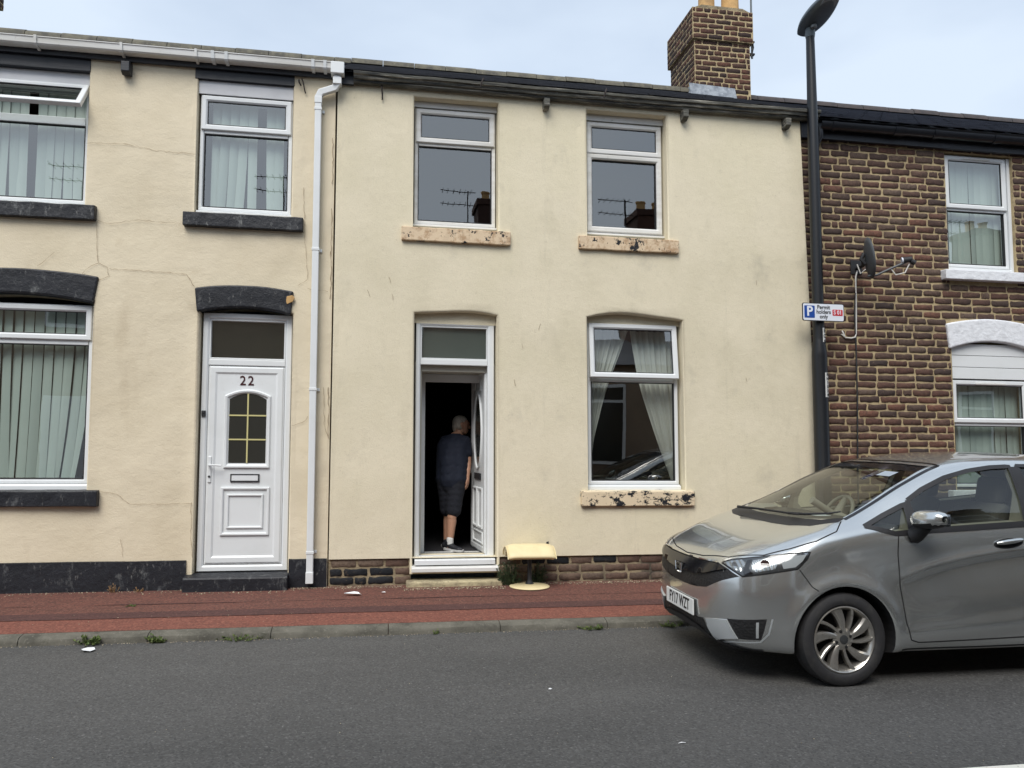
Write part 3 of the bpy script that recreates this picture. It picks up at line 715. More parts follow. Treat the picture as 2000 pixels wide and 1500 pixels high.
# front door, number 22
df = MB().frame(-1.825, -.957, .155, 2.735, .062, .075, .145).build('door_frame', 'upvc', LH, bevel=.004)
MB().box(-1.762, -1.020, .08, .14, 2.205, 2.265).build('transom', 'upvc', df, bevel=.006)
MB().frame(-1.763, -1.019, 2.265, 2.673, .018, .085, .12).build('glazing_bead', 'upvc', df)
pane(-1.745, -1.037, 2.283, 2.655, .105).build('fanlight_pane', 'glass', df)
MB().box(-1.75, -1.03, .128, .134, 2.28, 2.66).build('fanlight_backing', 'frosted_dark', df)
W_ = .738; lf = Leaf(-1.022, .090, W_, 0.0)
door = lf(MB().box(0, W_, 0, .05, .222, 2.20)).build('door', 'upvc', LH, bevel=.004)
lf(MB().frame(.012, W_ - .012, .234, 2.19, .075, -.012, .004)).build('door_rail', 'upvc', door, bevel=.003)
arc = lambda x0, x1, z0, zs, zc: arched(x0, x1, z0, zs, zc, 10)
lf(ringpoly(arc(.160, .612, 1.17, 1.90, 1.965), .045, -.022, .0)).build('moulding', 'upvc', door, smooth=30)
gp_ = arc(.207, .565, 1.225, 1.865, 1.925)
v2, tr = cdt(gp_); lf(MB().add([(p[0], -.003, p[1]) for p in v2], tr)).build('pane', 'frosted_dark', door)
bars = MB().box(.379, .393, -.010, -.002, 1.225, 1.922).box(.207, .378, -.009, -.002, 1.453, 1.467).box(.394, .565, -.009, -.002, 1.453, 1.467).box(.207, .378, -.009, -.002, 1.695, 1.709).box(.394, .565, -.009, -.002, 1.695, 1.709)
lf(bars).build('glazing_bar', 'brass', door)
lb = lf(MB().frame(.232, .512, 1.035, 1.115, .012, -.014, 0)).build('letter_box', 'gasket', door)
lf(MB().box(.244, .500, -.010, 0, 1.047, 1.103)).build('flap', 'upvc', lb, bevel=.003)
lf(MB().frame(.145, .615, .505, .985, .03, -.018, 0)).build('moulding', 'upvc', door, bevel=.004)
lf(MB().frame(.205, .555, .575, .915, .022, -.016, 0)).build('moulding', 'upvc', door, bevel=.004)
hd = lf(MB().box(.018, .050, -.024, -.004, 1.03, 1.29)).build('handle', 'upvc', door, bevel=.006)
lf(MB().tube([(.034, -.02, 1.205), (.034, -.06, 1.205), (.05, -.066, 1.205), (.155, -.066, 1.200)], .009, 8)).build('lever', 'upvc', hd, smooth=40)
lf(MB().lathe([(.011, -.031), (.011, -.02)], (.034, 0, 1.09), 'y', 12)).build('keyhole', 'gasket', hd)
put_text('numeral', '2', .135, (-1.430, .086, 2.05), 'numeral', door, .95, .001); put_text('numeral', '2', .135, (-1.352, .086, 2.05), 'numeral', door, .95, .001)
MB().box(-1.815, -1.775, .060, .074, 1.685, 1.745).box(-1.808, -1.786, .054, .0605, 1.715, 1.735).build('door_bell', 'gasket', LH, bevel=.003)
roof(LH, -5.86, -.56, -.10, 5.345, 3.2, 6.98, 'slate', 'ridge')
chimney(LH, -6.6, -5.66, 2.9, 3.9, 6.6, 8.2, 7.7, side='R')

# ================================================================== MIDDLE HOUSE
MH = thing('terraced_house', (2.1, .1, 0), 'pale cream rendered house with its white front door standing open', 'house', 'terraced houses facing the street')
mo = [rect(.262, 1.162, 3.71, 5.115), rect(2.15, 3.068, 3.715, 5.125), arched(.285, 1.152, .14, 2.795, 2.822, skew=.008), arched(2.14, 3.222, .955, 2.815, 2.866, skew=-.012)]
wm = weld(wall([(-.548, .27), (4.815, .275), (4.685, 5.24), (-.535, 5.235)], mo, -.012, .30, .13, .006, .028, 9)).build('wall', 'render', MH, smooth=50)
b = MB(); 
for a, c in ((-.55, .27), (1.17, 4.80)): b.box(a, c, .014, .28, -.05, .272)
pl = b.build('plinth', 'mortar_grey', MH)
for (x, z, ln, h) in courses(-.545, .27, .005, .27, .088, .255, seed=3): brick_obj(pl, x, .014, z, ln, h, 'brick_black' if x < .02 and z < .19 else 'brick_plinth')
for (x, z, ln, h) in courses(1.175, 4.2, .005, .27, .088, .255, seed=5): brick_obj(pl, x, .014, z, ln, h, 'brick_black' if (z > .19 and 1.5 < x < 3.1 and random.random() < .6) else 'brick_plinth')
MB().box(.22, 1.20, -.12, .10, -.05, .05).build('door_step', 'step', MH, bevel=.02, seg=3)
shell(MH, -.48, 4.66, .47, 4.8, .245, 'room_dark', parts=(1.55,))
# timber gutter, its brackets
g0 = [(-.03, 5.14), (-.085, 5.14), (-.10, 5.16), (-.10, 5.185), (-.125, 5.19), (-.135, 5.215), (-.135, 5.235), (-.160, 5.245), (-.165, 5.285), (-.145, 5.30), (-.03, 5.29)]
b = MB(); n = 40; vs = []; m = len(g0)
for i in range(n + 1):
    x = -.37 + 5.25 * i / n; sag = -.012 * sin(pi * i / n)
    for k, (y, z) in enumerate(g0):
        vs.append((x, y + .006 * noise.noise(Vector((x * 3, k * 3.3, 0))), z + sag + .008 * noise.noise(Vector((x * 2.2, k * 2.1, 4)))))
fs = [(i * m + k, i * m + (k + 1) % m, (i + 1) * m + (k + 1) % m, (i + 1) * m + k) for i in range(n) for k in range(m)] + [tuple(range(m)), tuple(n * m + k for k in range(m - 1, -1, -1))]
vs = [(x, y * .86, 5.292 - (5.30 - z) * .66) for x, y, z in vs]
mg = b.add(vs, fs).build('gutter', 'timber', MH, smooth=25)
MB().box(-.55, -.372, -.06, -.02, 5.17, 5.30).build('fascia', 'black_board', MH)
for x in (1.68, 3.26, 4.49): MB().prism([(-.12, 5.09), (-.125, 5.17), (-.05, 5.19), (.0, 5.20), (.0, 5.07), (-.06, 5.06)], x - .032, x + .032, 'x').build('corbel', 'timber', MH, bevel=.008)
MB().tube([(-.085, -.03, 5.22), (-.08, -.07, 5.15), (-.075, -.05, 5.09), (-.075, -.03, 5.04)], .008, 6).build('hook', 'rust', MH)
for x in (.95, 2.3): MB().tube([(x, -.17, 5.20), (x + .01, -.185, 5.25), (x + .03, -.17, 5.30)], .009, 6).build('gutter_strap', 'rust', mg)
roof(MH, -.56, 4.86, -.13, 5.29, 3.2, 6.985, 'slate', 'ridge')
ch = chimney(MH, 4.66, 5.58, 2.9, 3.9, 6.55, 8.22, 7.72, pots=((4.98, 3.15, .13, .7), (5.38, 3.15, .14, .75)))
fl = MB(); fl.add([(4.55, 2.80, 6.76), (5.30, 2.80, 6.76), (5.30, 2.880, 6.97), (4.55, 2.880, 7.0)], [(0, 1, 2, 3)]); fl.add([(4.635, 2.80, 6.78), (4.635, 2.88, 7.0), (4.635, 3.2, 7.06), (4.60, 3.2, 6.95)], [(0, 1, 2, 3)])
so = fl.build('flashing', 'lead', MH); so.modifiers.new('t', 'SOLIDIFY').thickness = .006
# windows
MB().box(.264, 1.16, .095, .115, 5.052, 5.112).build('head_panel', 'upvc_old', MH)
window(MH, .272, 1.150, 3.775, 5.05, .12, 4.635, 4.705, True, 0, ext=.03, mat='upvc_old')
window(MH, 2.165, 3.055, 3.785, 5.052, .12, 4.655, 4.715, True, 0, True, ext=.03, mat='upvc_old')
MB().box(2.152, 3.066, .095, .115, 5.054, 5.122).build('head_panel', 'upvc_old', MH)
window(MH, 2.165, 3.195, 1.01, 2.775, .10, 2.125, 2.205, True, radians(6), ext=.055)
sill(MH, .14, 1.292, 3.55, 3.695, -.055, .12, 'sill_peel'); sill(MH, 2.04, 3.178, 3.555, 3.70, -.055, .12, 'sill_peel'); sill(MH, 2.05, 3.315, .79, .945, -.055, .1, 'sill_flake')
# head infill over the door and the lower window
v2, tr = cdt(arched(.287, 1.150, 2.70, 2.793, 2.819, skew=.008)); MB().add([(p[0], .082, p[1]) for p in v2], tr).build('head_infill', 'render', MH)
v2, tr = cdt(arched(2.142, 3.220, 2.76, 2.813, 2.863, skew=-.012)); MB().add([(p[0], .098, p[1]) for p in v2], tr).build('head_infill', 'render', MH)
# front door frame, fanlight, open leaf
df = MB().frame(.305, 1.135, .20, 2.735, (.05, .07, .075, .06), .085, .155).build('door_frame', 'upvc', MH, bevel=.004)
MB().box(.356, 1.064, .09, .15, 2.265, 2.325).build('transom', 'upvc', df, bevel=.006)
MB().frame(.355, 1.065, 2.325, 2.675, .014, .095, .13).build('glazing_bead', 'upvc', df)
pane(.369, 1.051, 2.34, 2.66, .115).build('fanlight_pane', 'glass', df)
MB().box(.36, 1.06, .138, .144, 2.33, 2.67).build('fanlight_backing', 'frosted', df)
MB().prism([(-.075, .135), (-.075, .172), (-.06, .185), (.10, .198), (.10, .135)], .275, 1.165, 'x').build('threshold', 'upvc_old', df, bevel=.004)
MB().prism([(-.035, .20), (-.035, .245), (-.03, .255), (.085, .270), (.085, .20)], .306, 1.134, 'x').build('cill', 'upvc', df, bevel=.004)
ln_ = MB().box(.30, .372, .156, .50, .24, 2.30).box(1.065, 1.16, .156, .50, .24, 2.30).box(.372, 1.065, .156, .50, 2.20, 2.30)
ln_.build('door_lining', 'lobby', MH)
MB().box(.372, .425, .46, .50, .252, 2.15).box(.372, 1.065, .462, .502, 2.11, 2.198).build('inner_frame', 'upvc', MH, bevel=.004)
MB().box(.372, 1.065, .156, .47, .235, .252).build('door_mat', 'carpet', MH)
MB().box(.43, 1.06, .47, .50, .235, .262).build('threshold_strip', 'upvc_old', MH)
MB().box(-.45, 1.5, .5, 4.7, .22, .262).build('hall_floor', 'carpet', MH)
Wd = .70; lf = Leaf(1.055, .16, Wd, radians(84))
door = lf(MB().box(0, Wd, 0, .05, .268, 2.255)).build('door', 'upvc', MH, bevel=.004)
lf(MB().frame(.012, Wd - .012, .28, 2.245, .07, -.010, .004)).build('door_rail', 'upvc', door, bevel=.003)
ov = [(.35 + .17 * cos(t) * (1 - .12 * abs(sin(t))), 1.58 + .40 * sin(t)) for t in [2 * pi * i / 24 for i in range(24)]]
lf(ringpoly(offset_out(ov, .03), .035, -.018, 0)).build('moulding', 'upvc', door, smooth=30)
v2, tr = cdt(ov); lf(MB().add([(p[0], -.003, p[1]) for p in v2], tr)).build('pane', 'frosted_dark', door)
lf(MB().box(.20, .50, -.014, 0, 1.045, 1.115)).build('letter_box', 'gasket', door, bevel=.004)
for a, c in ((.12, .335), (.365, .58)): lf(MB().frame(a, c, .52, .96, .03, -.016, 0)).build('moulding', 'upvc', door, bevel=.004)
lf(MB().frame(.12, .58, .36, .49, .02, -.012, 0)).build('moulding', 'upvc', door, bevel=.004)
lf(MB().frame(.2, .5, 2.02, 2.14, .02, -.012, 0)).build('moulding', 'upvc', door, bevel=.004)
hd = lf(MB().box(.012, .045, -.02, 0, 1.10, 1.36)).build('handle', 'upvc', door, bevel=.005)
lf(MB().tube([(.03, -.018, 1.27), (.03, -.055, 1.27), (.05, -.06, 1.27), (.14, -.06, 1.266)], .009, 8)).build('lever', 'chrome', hd, smooth=40)
# scrapes and stains on the render
for pts in ([(.02, 3.16), (.03, 3.10)], [(-.2, 3.02), (-.18, 2.95)], [(.05, 2.98), (.06, 2.92)], [(1.62, 2.72), (1.60, 2.66)], [(1.42, 2.5), (1.43, 2.45)], [(3.95, 2.2), (3.96, 2.15)], [(1.34, 2.12), (1.35, 2.05)], [(4.1, 3.3), (4.1, 3.25)]): crack(wm, pts, .004, -.021)
MB().prism([(1.675, .415), (1.70, .425), (1.70, .40), (1.68, .395)], -.022, -.005).build('render_hole', 'gasket', wm)

# ================================================================== RIGHT HOUSE, bare brick
RH = thing('terraced_house', (7.4, .1, 0), 'dark brown brick house with white window frames and black gutter', 'house', 'terraced houses facing the street')
ro = [rect(6.585, 7.50, 3.53, 4.985), arched(6.575, 7.615, .95, 2.655, 2.72)]
wr = weld(wall([(4.70, -.05), (13.2, -.05), (13.2, 5.12), (4.70, 5.12)], ro, .045, .32, .3, .0, .004, 2)).build('wall', 'mortar', RH, smooth=50)
shell(RH, 4.9, 10.1, .33, 4.6, .2, 'room')
arcp = [(6.50, 2.60)] + [(6.50 + 1.19 * i / 12, 2.895 + .075 * (1 - (2 * i / 12 - 1) ** 2)) for i in range(13)] + [(7.69, 2.60)]
B1 = []
for (x, z, ln, h) in courses(4.715, 9.0, .0, 5.05, .0845, .25, 99, seed=12):
    a, c, d, e = x - ln / 2, x + ln / 2, z - h / 2, z + h / 2
    segs = [(a, c)]
    for (h0, h1, q0, q1) in ((6.582, 7.503, 3.42, 5.0), (6.56, 7.63, .8, 2.66)):
        if e > q0 + .01 and d < q1 - .01:
            ns = []
            for (s0, s1) in segs:
                if s1 <= h0 or s0 >= h1: ns.append((s0, s1))
                else:
                    if s0 < h0 - .02: ns.append((s0, h0 - .003))
                    if s1 > h1 + .02: ns.append((h1 + .003, s1))
            segs = ns
    for (s0, s1) in segs:
        if s1 - s0 > .018 and not inside(((s0 + s1) / 2, z), arcp): B1.append(((s0 + s1) / 2, z, s1 - s0, h))
vis = [q for q in B1 if 4.92 < q[0] < 7.72 and q[1] > 1.22 + max(0, (6.0 - q[0]) * -.0)]
vis.sort(key=lambda q: (abs(q[0] - 5.3) * .5 + abs(q[1] - 3.2) * .2) - q[2] * 4)
one = vis[:298]; ids = set(id(q) for q in one)
for (x, z, ln, h) in one: brick_obj(wr, x, .043, z, ln, h, 'brick_brown')
brick_stuff([(x, .043, z, ln, h) for q in B1 if id(q) not in ids for (x, z, ln, h) in [q]], 'brick_brown', wr)
MB().box(4.70, 13.2, -.02, .02, 5.0, 5.19).build('fascia', 'black_board', RH, bevel=.003)
gp = [(-.085 + .068 * cos(t), 5.155 + .075 * sin(t)) for t in [pi + pi * i / 12 for i in range(13)]] + [(-.017 - .008, 5.155), *[(-.085 + .060 * cos(t), 5.155 + .066 * sin(t)) for t in [2 * pi - pi * i / 12 for i in range(13)]]]
rg = MB().prism(gp, 4.885, 13.2, 'x').build('gutter', 'black_pvc', RH, smooth=35)
for x in (5.05, 5.88, 6.35, 7.15, 7.85): MB().prism([(-.085 + .078 * cos(t), 5.155 + .084 * sin(t)) for t in [pi + pi * i / 10 for i in range(11)]] + [(-.085 + .07 * cos(t), 5.155 + .076 * sin(t)) for t in [2 * pi - pi * i / 10 for i in range(11)]], x - .03 * (1 if x != 5.88 else 2.2), x + .03 * (1 if x != 5.88 else 2.2), 'x').build('gutter_bracket', 'black_pvc', rg, smooth=35)
roof(RH, 4.87, 13.2, -.09, 5.23, 3.2, 6.95, 'slate_new', 'ridge_dark')
dpo = MB().tube([(4.90, -.07, 5.10), (4.90, -.07, 5.0), (4.865, -.02, 4.9), (4.865, -.02, .0)], .036, 12).build('downpipe', 'black_pvc', RH, smooth=40)
for z in (4.7, 3.2, 1.5): MB().lathe([(.044, z - .02), (.044, z + .02)], (4.865, -.02, 0), 'z', 12).build('pipe_clip', 'black_pvc', dpo, smooth=40)
window(RH, 6.60, 7.455, 3.60, 4.975, .10, 4.29, 4.35, True, 0, ext=.045)
MB().box(7.458, 7.498, .08, .14, 3.56, 4.97).build('side_trim', 'upvc', RH, bevel=.003)
MB().box(6.86, 7.22, .068, .0785, 4.925, 4.945).build('trickle_vent', 'upvc_old', RH, bevel=.003)
MB().box(6.47, 7.62, -.05, .12, 3.42, 3.535).build('sill', 'white_masonry', RH, bevel=.008)
arch_band(6.50, 7.69, 2.60, 2.70, 2.895, 2.97, .005, .12, splay=.03).build('lintel', 'white_masonry', RH, bevel=.02, seg=3)
for k in range(3): MB().box(6.58, 7.61, .07, .085, 2.255 + k * .14, 2.39 + k * .14).build('board', 'upvc', RH, bevel=.004)
window(RH, 6.585, 7.605, .98, 2.25, .10, 1.70, 1.78, True, 0)
MB().box(6.90, 7.30, .068, .0785, 2.19, 2.21).build('trickle_vent', 'upvc_old', RH, bevel=.003)
MB().box(6.45, 7.72, -.05, .12, .83, .95).build('sill', 'white_masonry', RH, bevel=.008)

# ================================================================== row across the street (seen mirrored in the panes)
OT = thing('terrace_row', (4, -8.9, 0), 'brick terrace across the street, seen only mirrored in the window panes', 'terrace')
wo = MB().box(-9, 30, -9.1, -8.8, -.05, 5.2).build('wall', 'far_wall', OT)
b = MB().add([(-9, -8.65, 5.15), (30, -8.65, 5.15), (30, -12.0, 6.95), (-9, -12.0, 6.95), (30, -15.3, 5.15), (-9, -15.3, 5.15)], [(0, 1, 2, 3), (3, 2, 4, 5)])
b.build('roof', 'slate', OT)
for xc in (-7.2, -2.4, 2.35, 6.72, 11.9, 17.1, 22.3):
    c = MB().box(xc, xc + .95, -12.5, -11.5, 6.3, 7.68).box(xc - .05, xc + 1.0, -12.55, -11.45, 7.681, 7.86).build('chimney', 'brick_soot', OT)
    for q in (.25, .7): MB().lathe([(.13, 7.86), (.11, 8.15), (.13, 8.16), (.13, 8.2), (.08, 8.2)], (xc + q, -12, 0), n=14).build('chimney_pot', 'pot', c, smooth=35)
    ax = xc - .25; t = MB().tube([(ax, -11.8, 6.9), (ax, -11.8, 8.15)], .018, 6)
    for zz in (8.1, 7.75):
        t.tube([(ax - .75, -11.8, zz + .03), (ax + .2, -11.8, zz)], .012, 5)
        for e in range(6): t.tube([(ax - .68 + e * .15, -12.0, zz + .02), (ax - .68 + e * .15, -11.6, zz + .02)], .008, 4)
    t.build('aerial', 'rust', OT)
    for (a, z0_, z1_) in ((.3, 3.7, 5.0), (2.2, 3.7, 5.0), (2.1, .95, 2.8)):
        x = xc + a; f = MB().box(x, x + 1.0, -8.80, -8.76, z0_, z1_).build('window', 'upvc', OT)
        MB().box(x + .07, x + .93, -8.759, -8.75, z0_ + .08, z1_ - .45).box(x + .07, x + .93, -8.759, -8.75, z1_ - .38, z1_ - .07).build('pane', 'frosted_dark', f)
    MB().box(xc + .3, xc + 1.2, -8.80, -8.755, .15, 2.3).build('door', 'upvc', OT)
# ================================================================== CAR
from mathutils.interpolate import poly_3d_calc
def pchip(xs, ys, x):
    n = len(xs)
    if x <= xs[0]: return ys[0]
    if x >= xs[-1]: return ys[-1]
    h = [xs[i + 1] - xs[i] for i in range(n - 1)]; d = [(ys[i + 1] - ys[i]) / h[i] for i in range(n - 1)]
    def m(i):
        if i == 0: return d[0]
        if i == n - 1: return d[-1]
        if d[i - 1] * d[i] <= 0: return 0
        w1, w2 = 2 * h[i] + h[i - 1], h[i] + 2 * h[i - 1]
        return (w1 + w2) / (w1 / d[i - 1] + w2 / d[i])
    i = max(k for k in range(n - 1) if xs[k] <= x); t = (x - xs[i]) / h[i]
    return (2 * t ** 3 - 3 * t * t + 1) * ys[i] + (t ** 3 - 2 * t * t + t) * h[i] * m(i) + (-2 * t ** 3 + 3 * t * t) * ys[i + 1] + (t ** 3 - t * t) * h[i] * m(i + 1)
# x from the front axle (rearwards +), then half sections from sill to roof centre line: (half width, height)
CAR = [
 (-.790, .40, .08, (.15,.42), (.19,.45), (.205,.50), (.205,.55), (.19,.58), (.16,.60), (.11,.612), (.06,.617), .618),
 (-.768, .29, .25, (.36,.31), (.42,.37), (.435,.47), (.435,.57), (.41,.64), (.36,.675), (.27,.69), (.14,.70), .703),
 (-.725, .235, .36, (.50,.25), (.555,.33), (.575,.47), (.57,.60), (.545,.685), (.48,.73), (.37,.755), (.19,.770), .774),
 (-.64, .205, .48, (.625,.22), (.675,.32), (.69,.47), (.685,.62), (.66,.72), (.60,.775), (.47,.815), (.24,.837), .842),
 (-.50, .195, .54, (.71,.21), (.755,.32), (.77,.48), (.765,.65), (.735,.77), (.675,.83), (.53,.873), (.27,.896), .902),
 (-.30, .19, .60, (.775,.21), (.812,.33), (.826,.50), (.82,.70), (.79,.84), (.725,.905), (.58,.945), (.30,.964), .970),
 (-.12, .19, .62, (.80,.21), (.832,.33), (.842,.52), (0.818,.74), (0.800,.90), (.757,.962), (.63,1.0), (.33,1.018), 1.022),
 (.05, .19, .63, (.81,.21), (.838,.33), (.846,.53), (0.823,.78), (0.805,.945), (.765,1.0), (.68,1.045), (.36,1.09), 1.105),
 (.30, .19, .63, (.815,.21), (.84,.33), (.847,.54), (0.825,.82), (0.803,.99), (.755,1.06), (.665,1.14), (.37,1.215), 1.235),
 (.60, .19, .63, (.815,.21), (.84,.33), (.847,.55), (0.826,.84), (0.802,1.01), (.735,1.15), (.635,1.283), (.36,1.345), 1.362),
 (.90, .19, .63, (.815,.21), (.84,.33), (.847,.56), (0.826,.855), (0.800,1.025), (.715,1.225), (.605,1.395), (.34,1.450), 1.465),
 (1.20, .19, .63, (.815,.21), (.84,.33), (.847,.57), (0.826,.865), (0.798,1.037), (.705,1.255), (.585,1.440), (.33,1.493), 1.507),
 (1.60, .19, .63, (.815,.21), (.84,.33), (.847,.58), (0.826,.88), (0.795,1.053), (.70,1.262), (.575,1.450), (.32,1.505), 1.520),
 (2.20, .20, .62, (.805,.22), (.83,.34), (.842,.60), (0.820,.91), (0.785,1.085), (.69,1.262), (.56,1.425), (.31,1.478), 1.492),
 (2.65, .24, .58, (.78,.26), (.81,.37), (.83,.62), (0.805,.93), (0.760,1.11), (.665,1.24), (.53,1.35), (.29,1.395), 1.408),
 (2.90, .29, .52, (.74,.31), (.78,.41), (.80,.63), (.795,.93), (.73,1.07), (.63,1.16), (.50,1.235), (.27,1.272), 1.283),
 (3.08, .34, .44, (.66,.36), (.70,.45), (.725,.62), (.72,.80), (.67,.90), (.58,.96), (.45,1.0), (.24,1.02), 1.027),
 (3.16, .40, .30, (.45,.42), (.50,.50), (.52,.60), (.52,.70), (.48,.76), (.41,.79), (.31,.81), (.16,.82), .824),
]
def car_section(x):
    xs = [r[0] for r in CAR]
    g = lambda f: pchip(xs, [f(r) for r in CAR], x)
    P = [(0, g(lambda r: r[1])), (g(lambda r: r[2]), g(lambda r: r[1]))]
    for k in range(3, 11): P.append((g(lambda r: r[k][0]), g(lambda r: r[k][1])))
    P.append((0, g(lambda r: r[11]))); return P
def catmull(P, sub):
    Q = [(-P[1][0], P[1][1])] + P + [(-P[-2][0], P[-2][1])]; R = []
    for i in range(1, len(Q) - 2):
        a, b, c, d = (Vector(Q[i + k - 1]) for k in range(4))
        ta = 0; tb = ta + sqrt(max((b - a).length, 1e-6)); tc_ = tb + sqrt(max((c - b).length, 1e-6)); td = tc_ + sqrt(max((d - c).length, 1e-6))
        for k in range(sub[i - 1]):
            t = tb + (tc_ - tb) * k / sub[i - 1]
            A1 = a * ((tb - t) / (tb - ta)) + b * ((t - ta) / (tb - ta)); A2 = b * ((tc_ - t) / (tc_ - tb)) + c * ((t - tb) / (tc_ - tb)); A3 = c * ((td - t) / (td - tc_)) + d * ((t - tc_) / (td - tc_))
            B1_ = A1 * ((tc_ - t) / (tc_ - ta)) + A2 * ((t - ta) / (tc_ - ta)); B2_ = A2 * ((td - t) / (td - tb)) + A3 * ((t - tb) / (td - tb))
            R.append(B1_ * ((tc_ - t) / (tc_ - tb)) + B2_ * ((t - tb) / (tc_ - tb)))
    R.append(Vector(P[-1])); return R
def sstep(a, b, t):
    t = min(1, max(0, (t - a) / (b - a))); return t * t * (3 - 2 * t)
def car_relief(x, y, z):
    """pressed lines of the flank and the arch lips; returns extra half width"""
    if y < .6 or z > 1.0: return 0
    e = 0
    for ax in (0, 2.53):
        r = hypot(x - ax, z - .30)
        e += .020 * math.exp(-((r - .365) / .055) ** 2) * sstep(.5, .8, y)
    if .30 < x < 2.75:                                  # upper character line, rising to the rear
        zc = .655 + .255 * (1 - math.exp(-(x - .35) / .62)); d = z - zc
        k = sstep(.32, .62, x)
        e += k * .008 * math.exp(-(d / .035) ** 2) - k * .019 * sstep(-.005, .04, -d) * (1 - sstep(.05, .30, -d))
        zl = .365 + .083 * (x - .46); d = z - zl         # flared lower door
        e += sstep(.32, .5, x) * .018 * sstep(-.02, .055, -d + .02) * (1 - sstep(.16, .26, zl - z + .1))
    return e
def car_body_data():
    xs = []; x = CAR[0][0]
    while x < CAR[-1][0]:
        xs.append(x); x += .006 if x < -.74 else .014 if x < -.6 else .02 if x < 1.5 else .05
    xs.append(CAR[-1][0]); rows = []; SUB = [2, 2, 4, 10, 16, 9, 5, 6, 6, 5]
    for x in xs:
        R = catmull(car_section(x), SUB); half = []
        for p in R:
            y, z = p; y += car_relief(x, y, z) if y > .3 else 0
            half.append((y, z))
        rows.append([(x, -y, z) for y, z in half] + [(x, y, z) for y, z in half[-2:0:-1]])
    n = len(rows[0]); vs = [p for r in rows for p in r]; fs = []
    for i in range(len(rows) - 1):
        for k in range(n): fs.append((i * n + k, i * n + (k + 1) % n, (i + 1) * n + (k + 1) % n, (i + 1) * n + k))
    h = n // 2
    for base, flip in ((0, 1), ((len(rows) - 1) * n, 0)):      # close nose and tail across the car
        for k in range(h):
            a, b_, c, d = k, k + 1, (n - k - 1) % n, (n - k) % n
            q = [a, b_, c, d]; q = [v for i, v in enumerate(q) if v not in q[:i]]
            if len(q) >= 3: fs.append(tuple(base + v for v in (q if flip else q[::-1])))
    return vs, fs
# ---CARBUILD---
def car_materials():
    t = MT('silver_grey_paint', (.60, .62, .615, 1), .22, .85, coat=1.0); t.b.inputs['Coat Roughness'].default_value = .03
    t.mix(t.ramp(t.noise(3, 5, .65), .5, .75, 0, .22), (.53, .545, .54, 1)); t.rough(t.noise(5, 5, .7), .20, .25); t.b.inputs['Coat IOR'].default_value = 1.65; M['paint'] = t.m
    M['paint_black'] = MT('black_car_paint', (.012, .012, .014, 1), .25, .2, coat=1.0).m
    M['car_black'] = MT('black_plastic', (.014, .014, .016, 1), .55).m
    M['car_gloss'] = MT('gloss_black_trim', (.008, .008, .01, 1), .12, spec=.6).m
    t = MT('honeycomb_mesh', (.01, .01, .011, 1), .6); v = t.n('ShaderNodeTexVoronoi'); v.inputs['Scale'].default_value = 55; t.l(t.obj(), v.inputs['Vector']); t.bump(v.outputs['Distance'], .5, .006); M['car_mesh'] = t.m
    t = MT('tyre_rubber', (.022, .022, .024, 1), .75); t.mix(t.ramp(t.noise(20, 4), .5, .7, 0, .5), (.045, .043, .04, 1)); M['tyre'] = t.m
    t = MT('alloy', (.52, .50, .46, 1), .28, .85); t.mix(t.ramp(t.noise(18, 5, .7), .5, .72, 0, .6), (.22, .20, .18, 1)); M['alloy'] = t.m
    M['car_dark'] = MT('arch_liner', (.006, .006, .007, 1), .9).m
    M['recess'] = MT('recess_shade_grey', (.16, .165, .165, 1), .45, .4).m  # unused; a grey with the bumper recess's shade put into the colour
    M['seat'] = MT('seat_fabric', (.10, .092, .085, 1), .9).m
    M['dash'] = MT('dashboard', (.05, .048, .045, 1), .6).m
    M['beige'] = MT('beige_trim', (.34, .31, .26, 1), .8).m
    M['silver_trim'] = MT('bright_silver_trim', (.62, .66, .68, 1), .3, .5, coat=.6).m
    t = MT('headlight_reflector', (.40, .42, .43, 1), .2, .75); wv = t.n('ShaderNodeTexWave'); wv.inputs['Scale'].default_value = 14; t.l(t.obj((1, 1, .3)), wv.inputs['Vector']); t.bump(wv.outputs['Fac'], .5, .01); M['lens_white'] = t.m
    M['lens_grey'] = MT('headlight_bezel', (.09, .095, .10, 1), .2, .6).m
    M['lens_clear'] = MT('drl_lens', (.34, .36, .37, 1), .15).m
    M['plate'] = MT('number_plate_white', lin(228, 230, 228), .35).m
    M['ink'] = MT('black_ink', lin(20, 20, 22), .5).m
    M['sticker'] = MT('permit_sticker', lin(150, 160, 170), .5).m
    M['paper'] = MT('paper', lin(232, 234, 236), .8).m
    for nm, tint, f0_ in (('car_glass', (.66, .71, .67, 1), .09), ('lens_cover', (.95, .96, .96, 1), .06)):
        m = bpy.data.materials.new(nm); m.use_nodes = True; t = m.node_tree; t.nodes.clear()
        o = N('ShaderNodeOutputMaterial', t); mixs = N('ShaderNodeMixShader', t); tr = N('ShaderNodeBsdfTransparent', t); gl = N('ShaderNodeBsdfGlossy', t); fr = schlick(t, f0_)
        tr.inputs['Color'].default_value = tint; gl.inputs['Roughness'].default_value = .0; pass
        t.links.new(fr, mixs.inputs[0]); t.links.new(tr.outputs[0], mixs.inputs[1]); t.links.new(gl.outputs[0], mixs.inputs[2]); t.links.new(mixs.outputs[0], o.inputs['Surface']); M[nm] = m
car_materials()
def solid(name, vs, fs):
    me = bpy.data.meshes.new(name); me.from_pydata(vs, [], fs); bm = bmesh.new(); bm.from_mesh(me); bmesh.ops.recalc_face_normals(bm, faces=bm.faces); bm.to_mesh(me); bm.free()
    me.update(); o = bpy.data.objects.new(name, me); COL.objects.link(o); return o
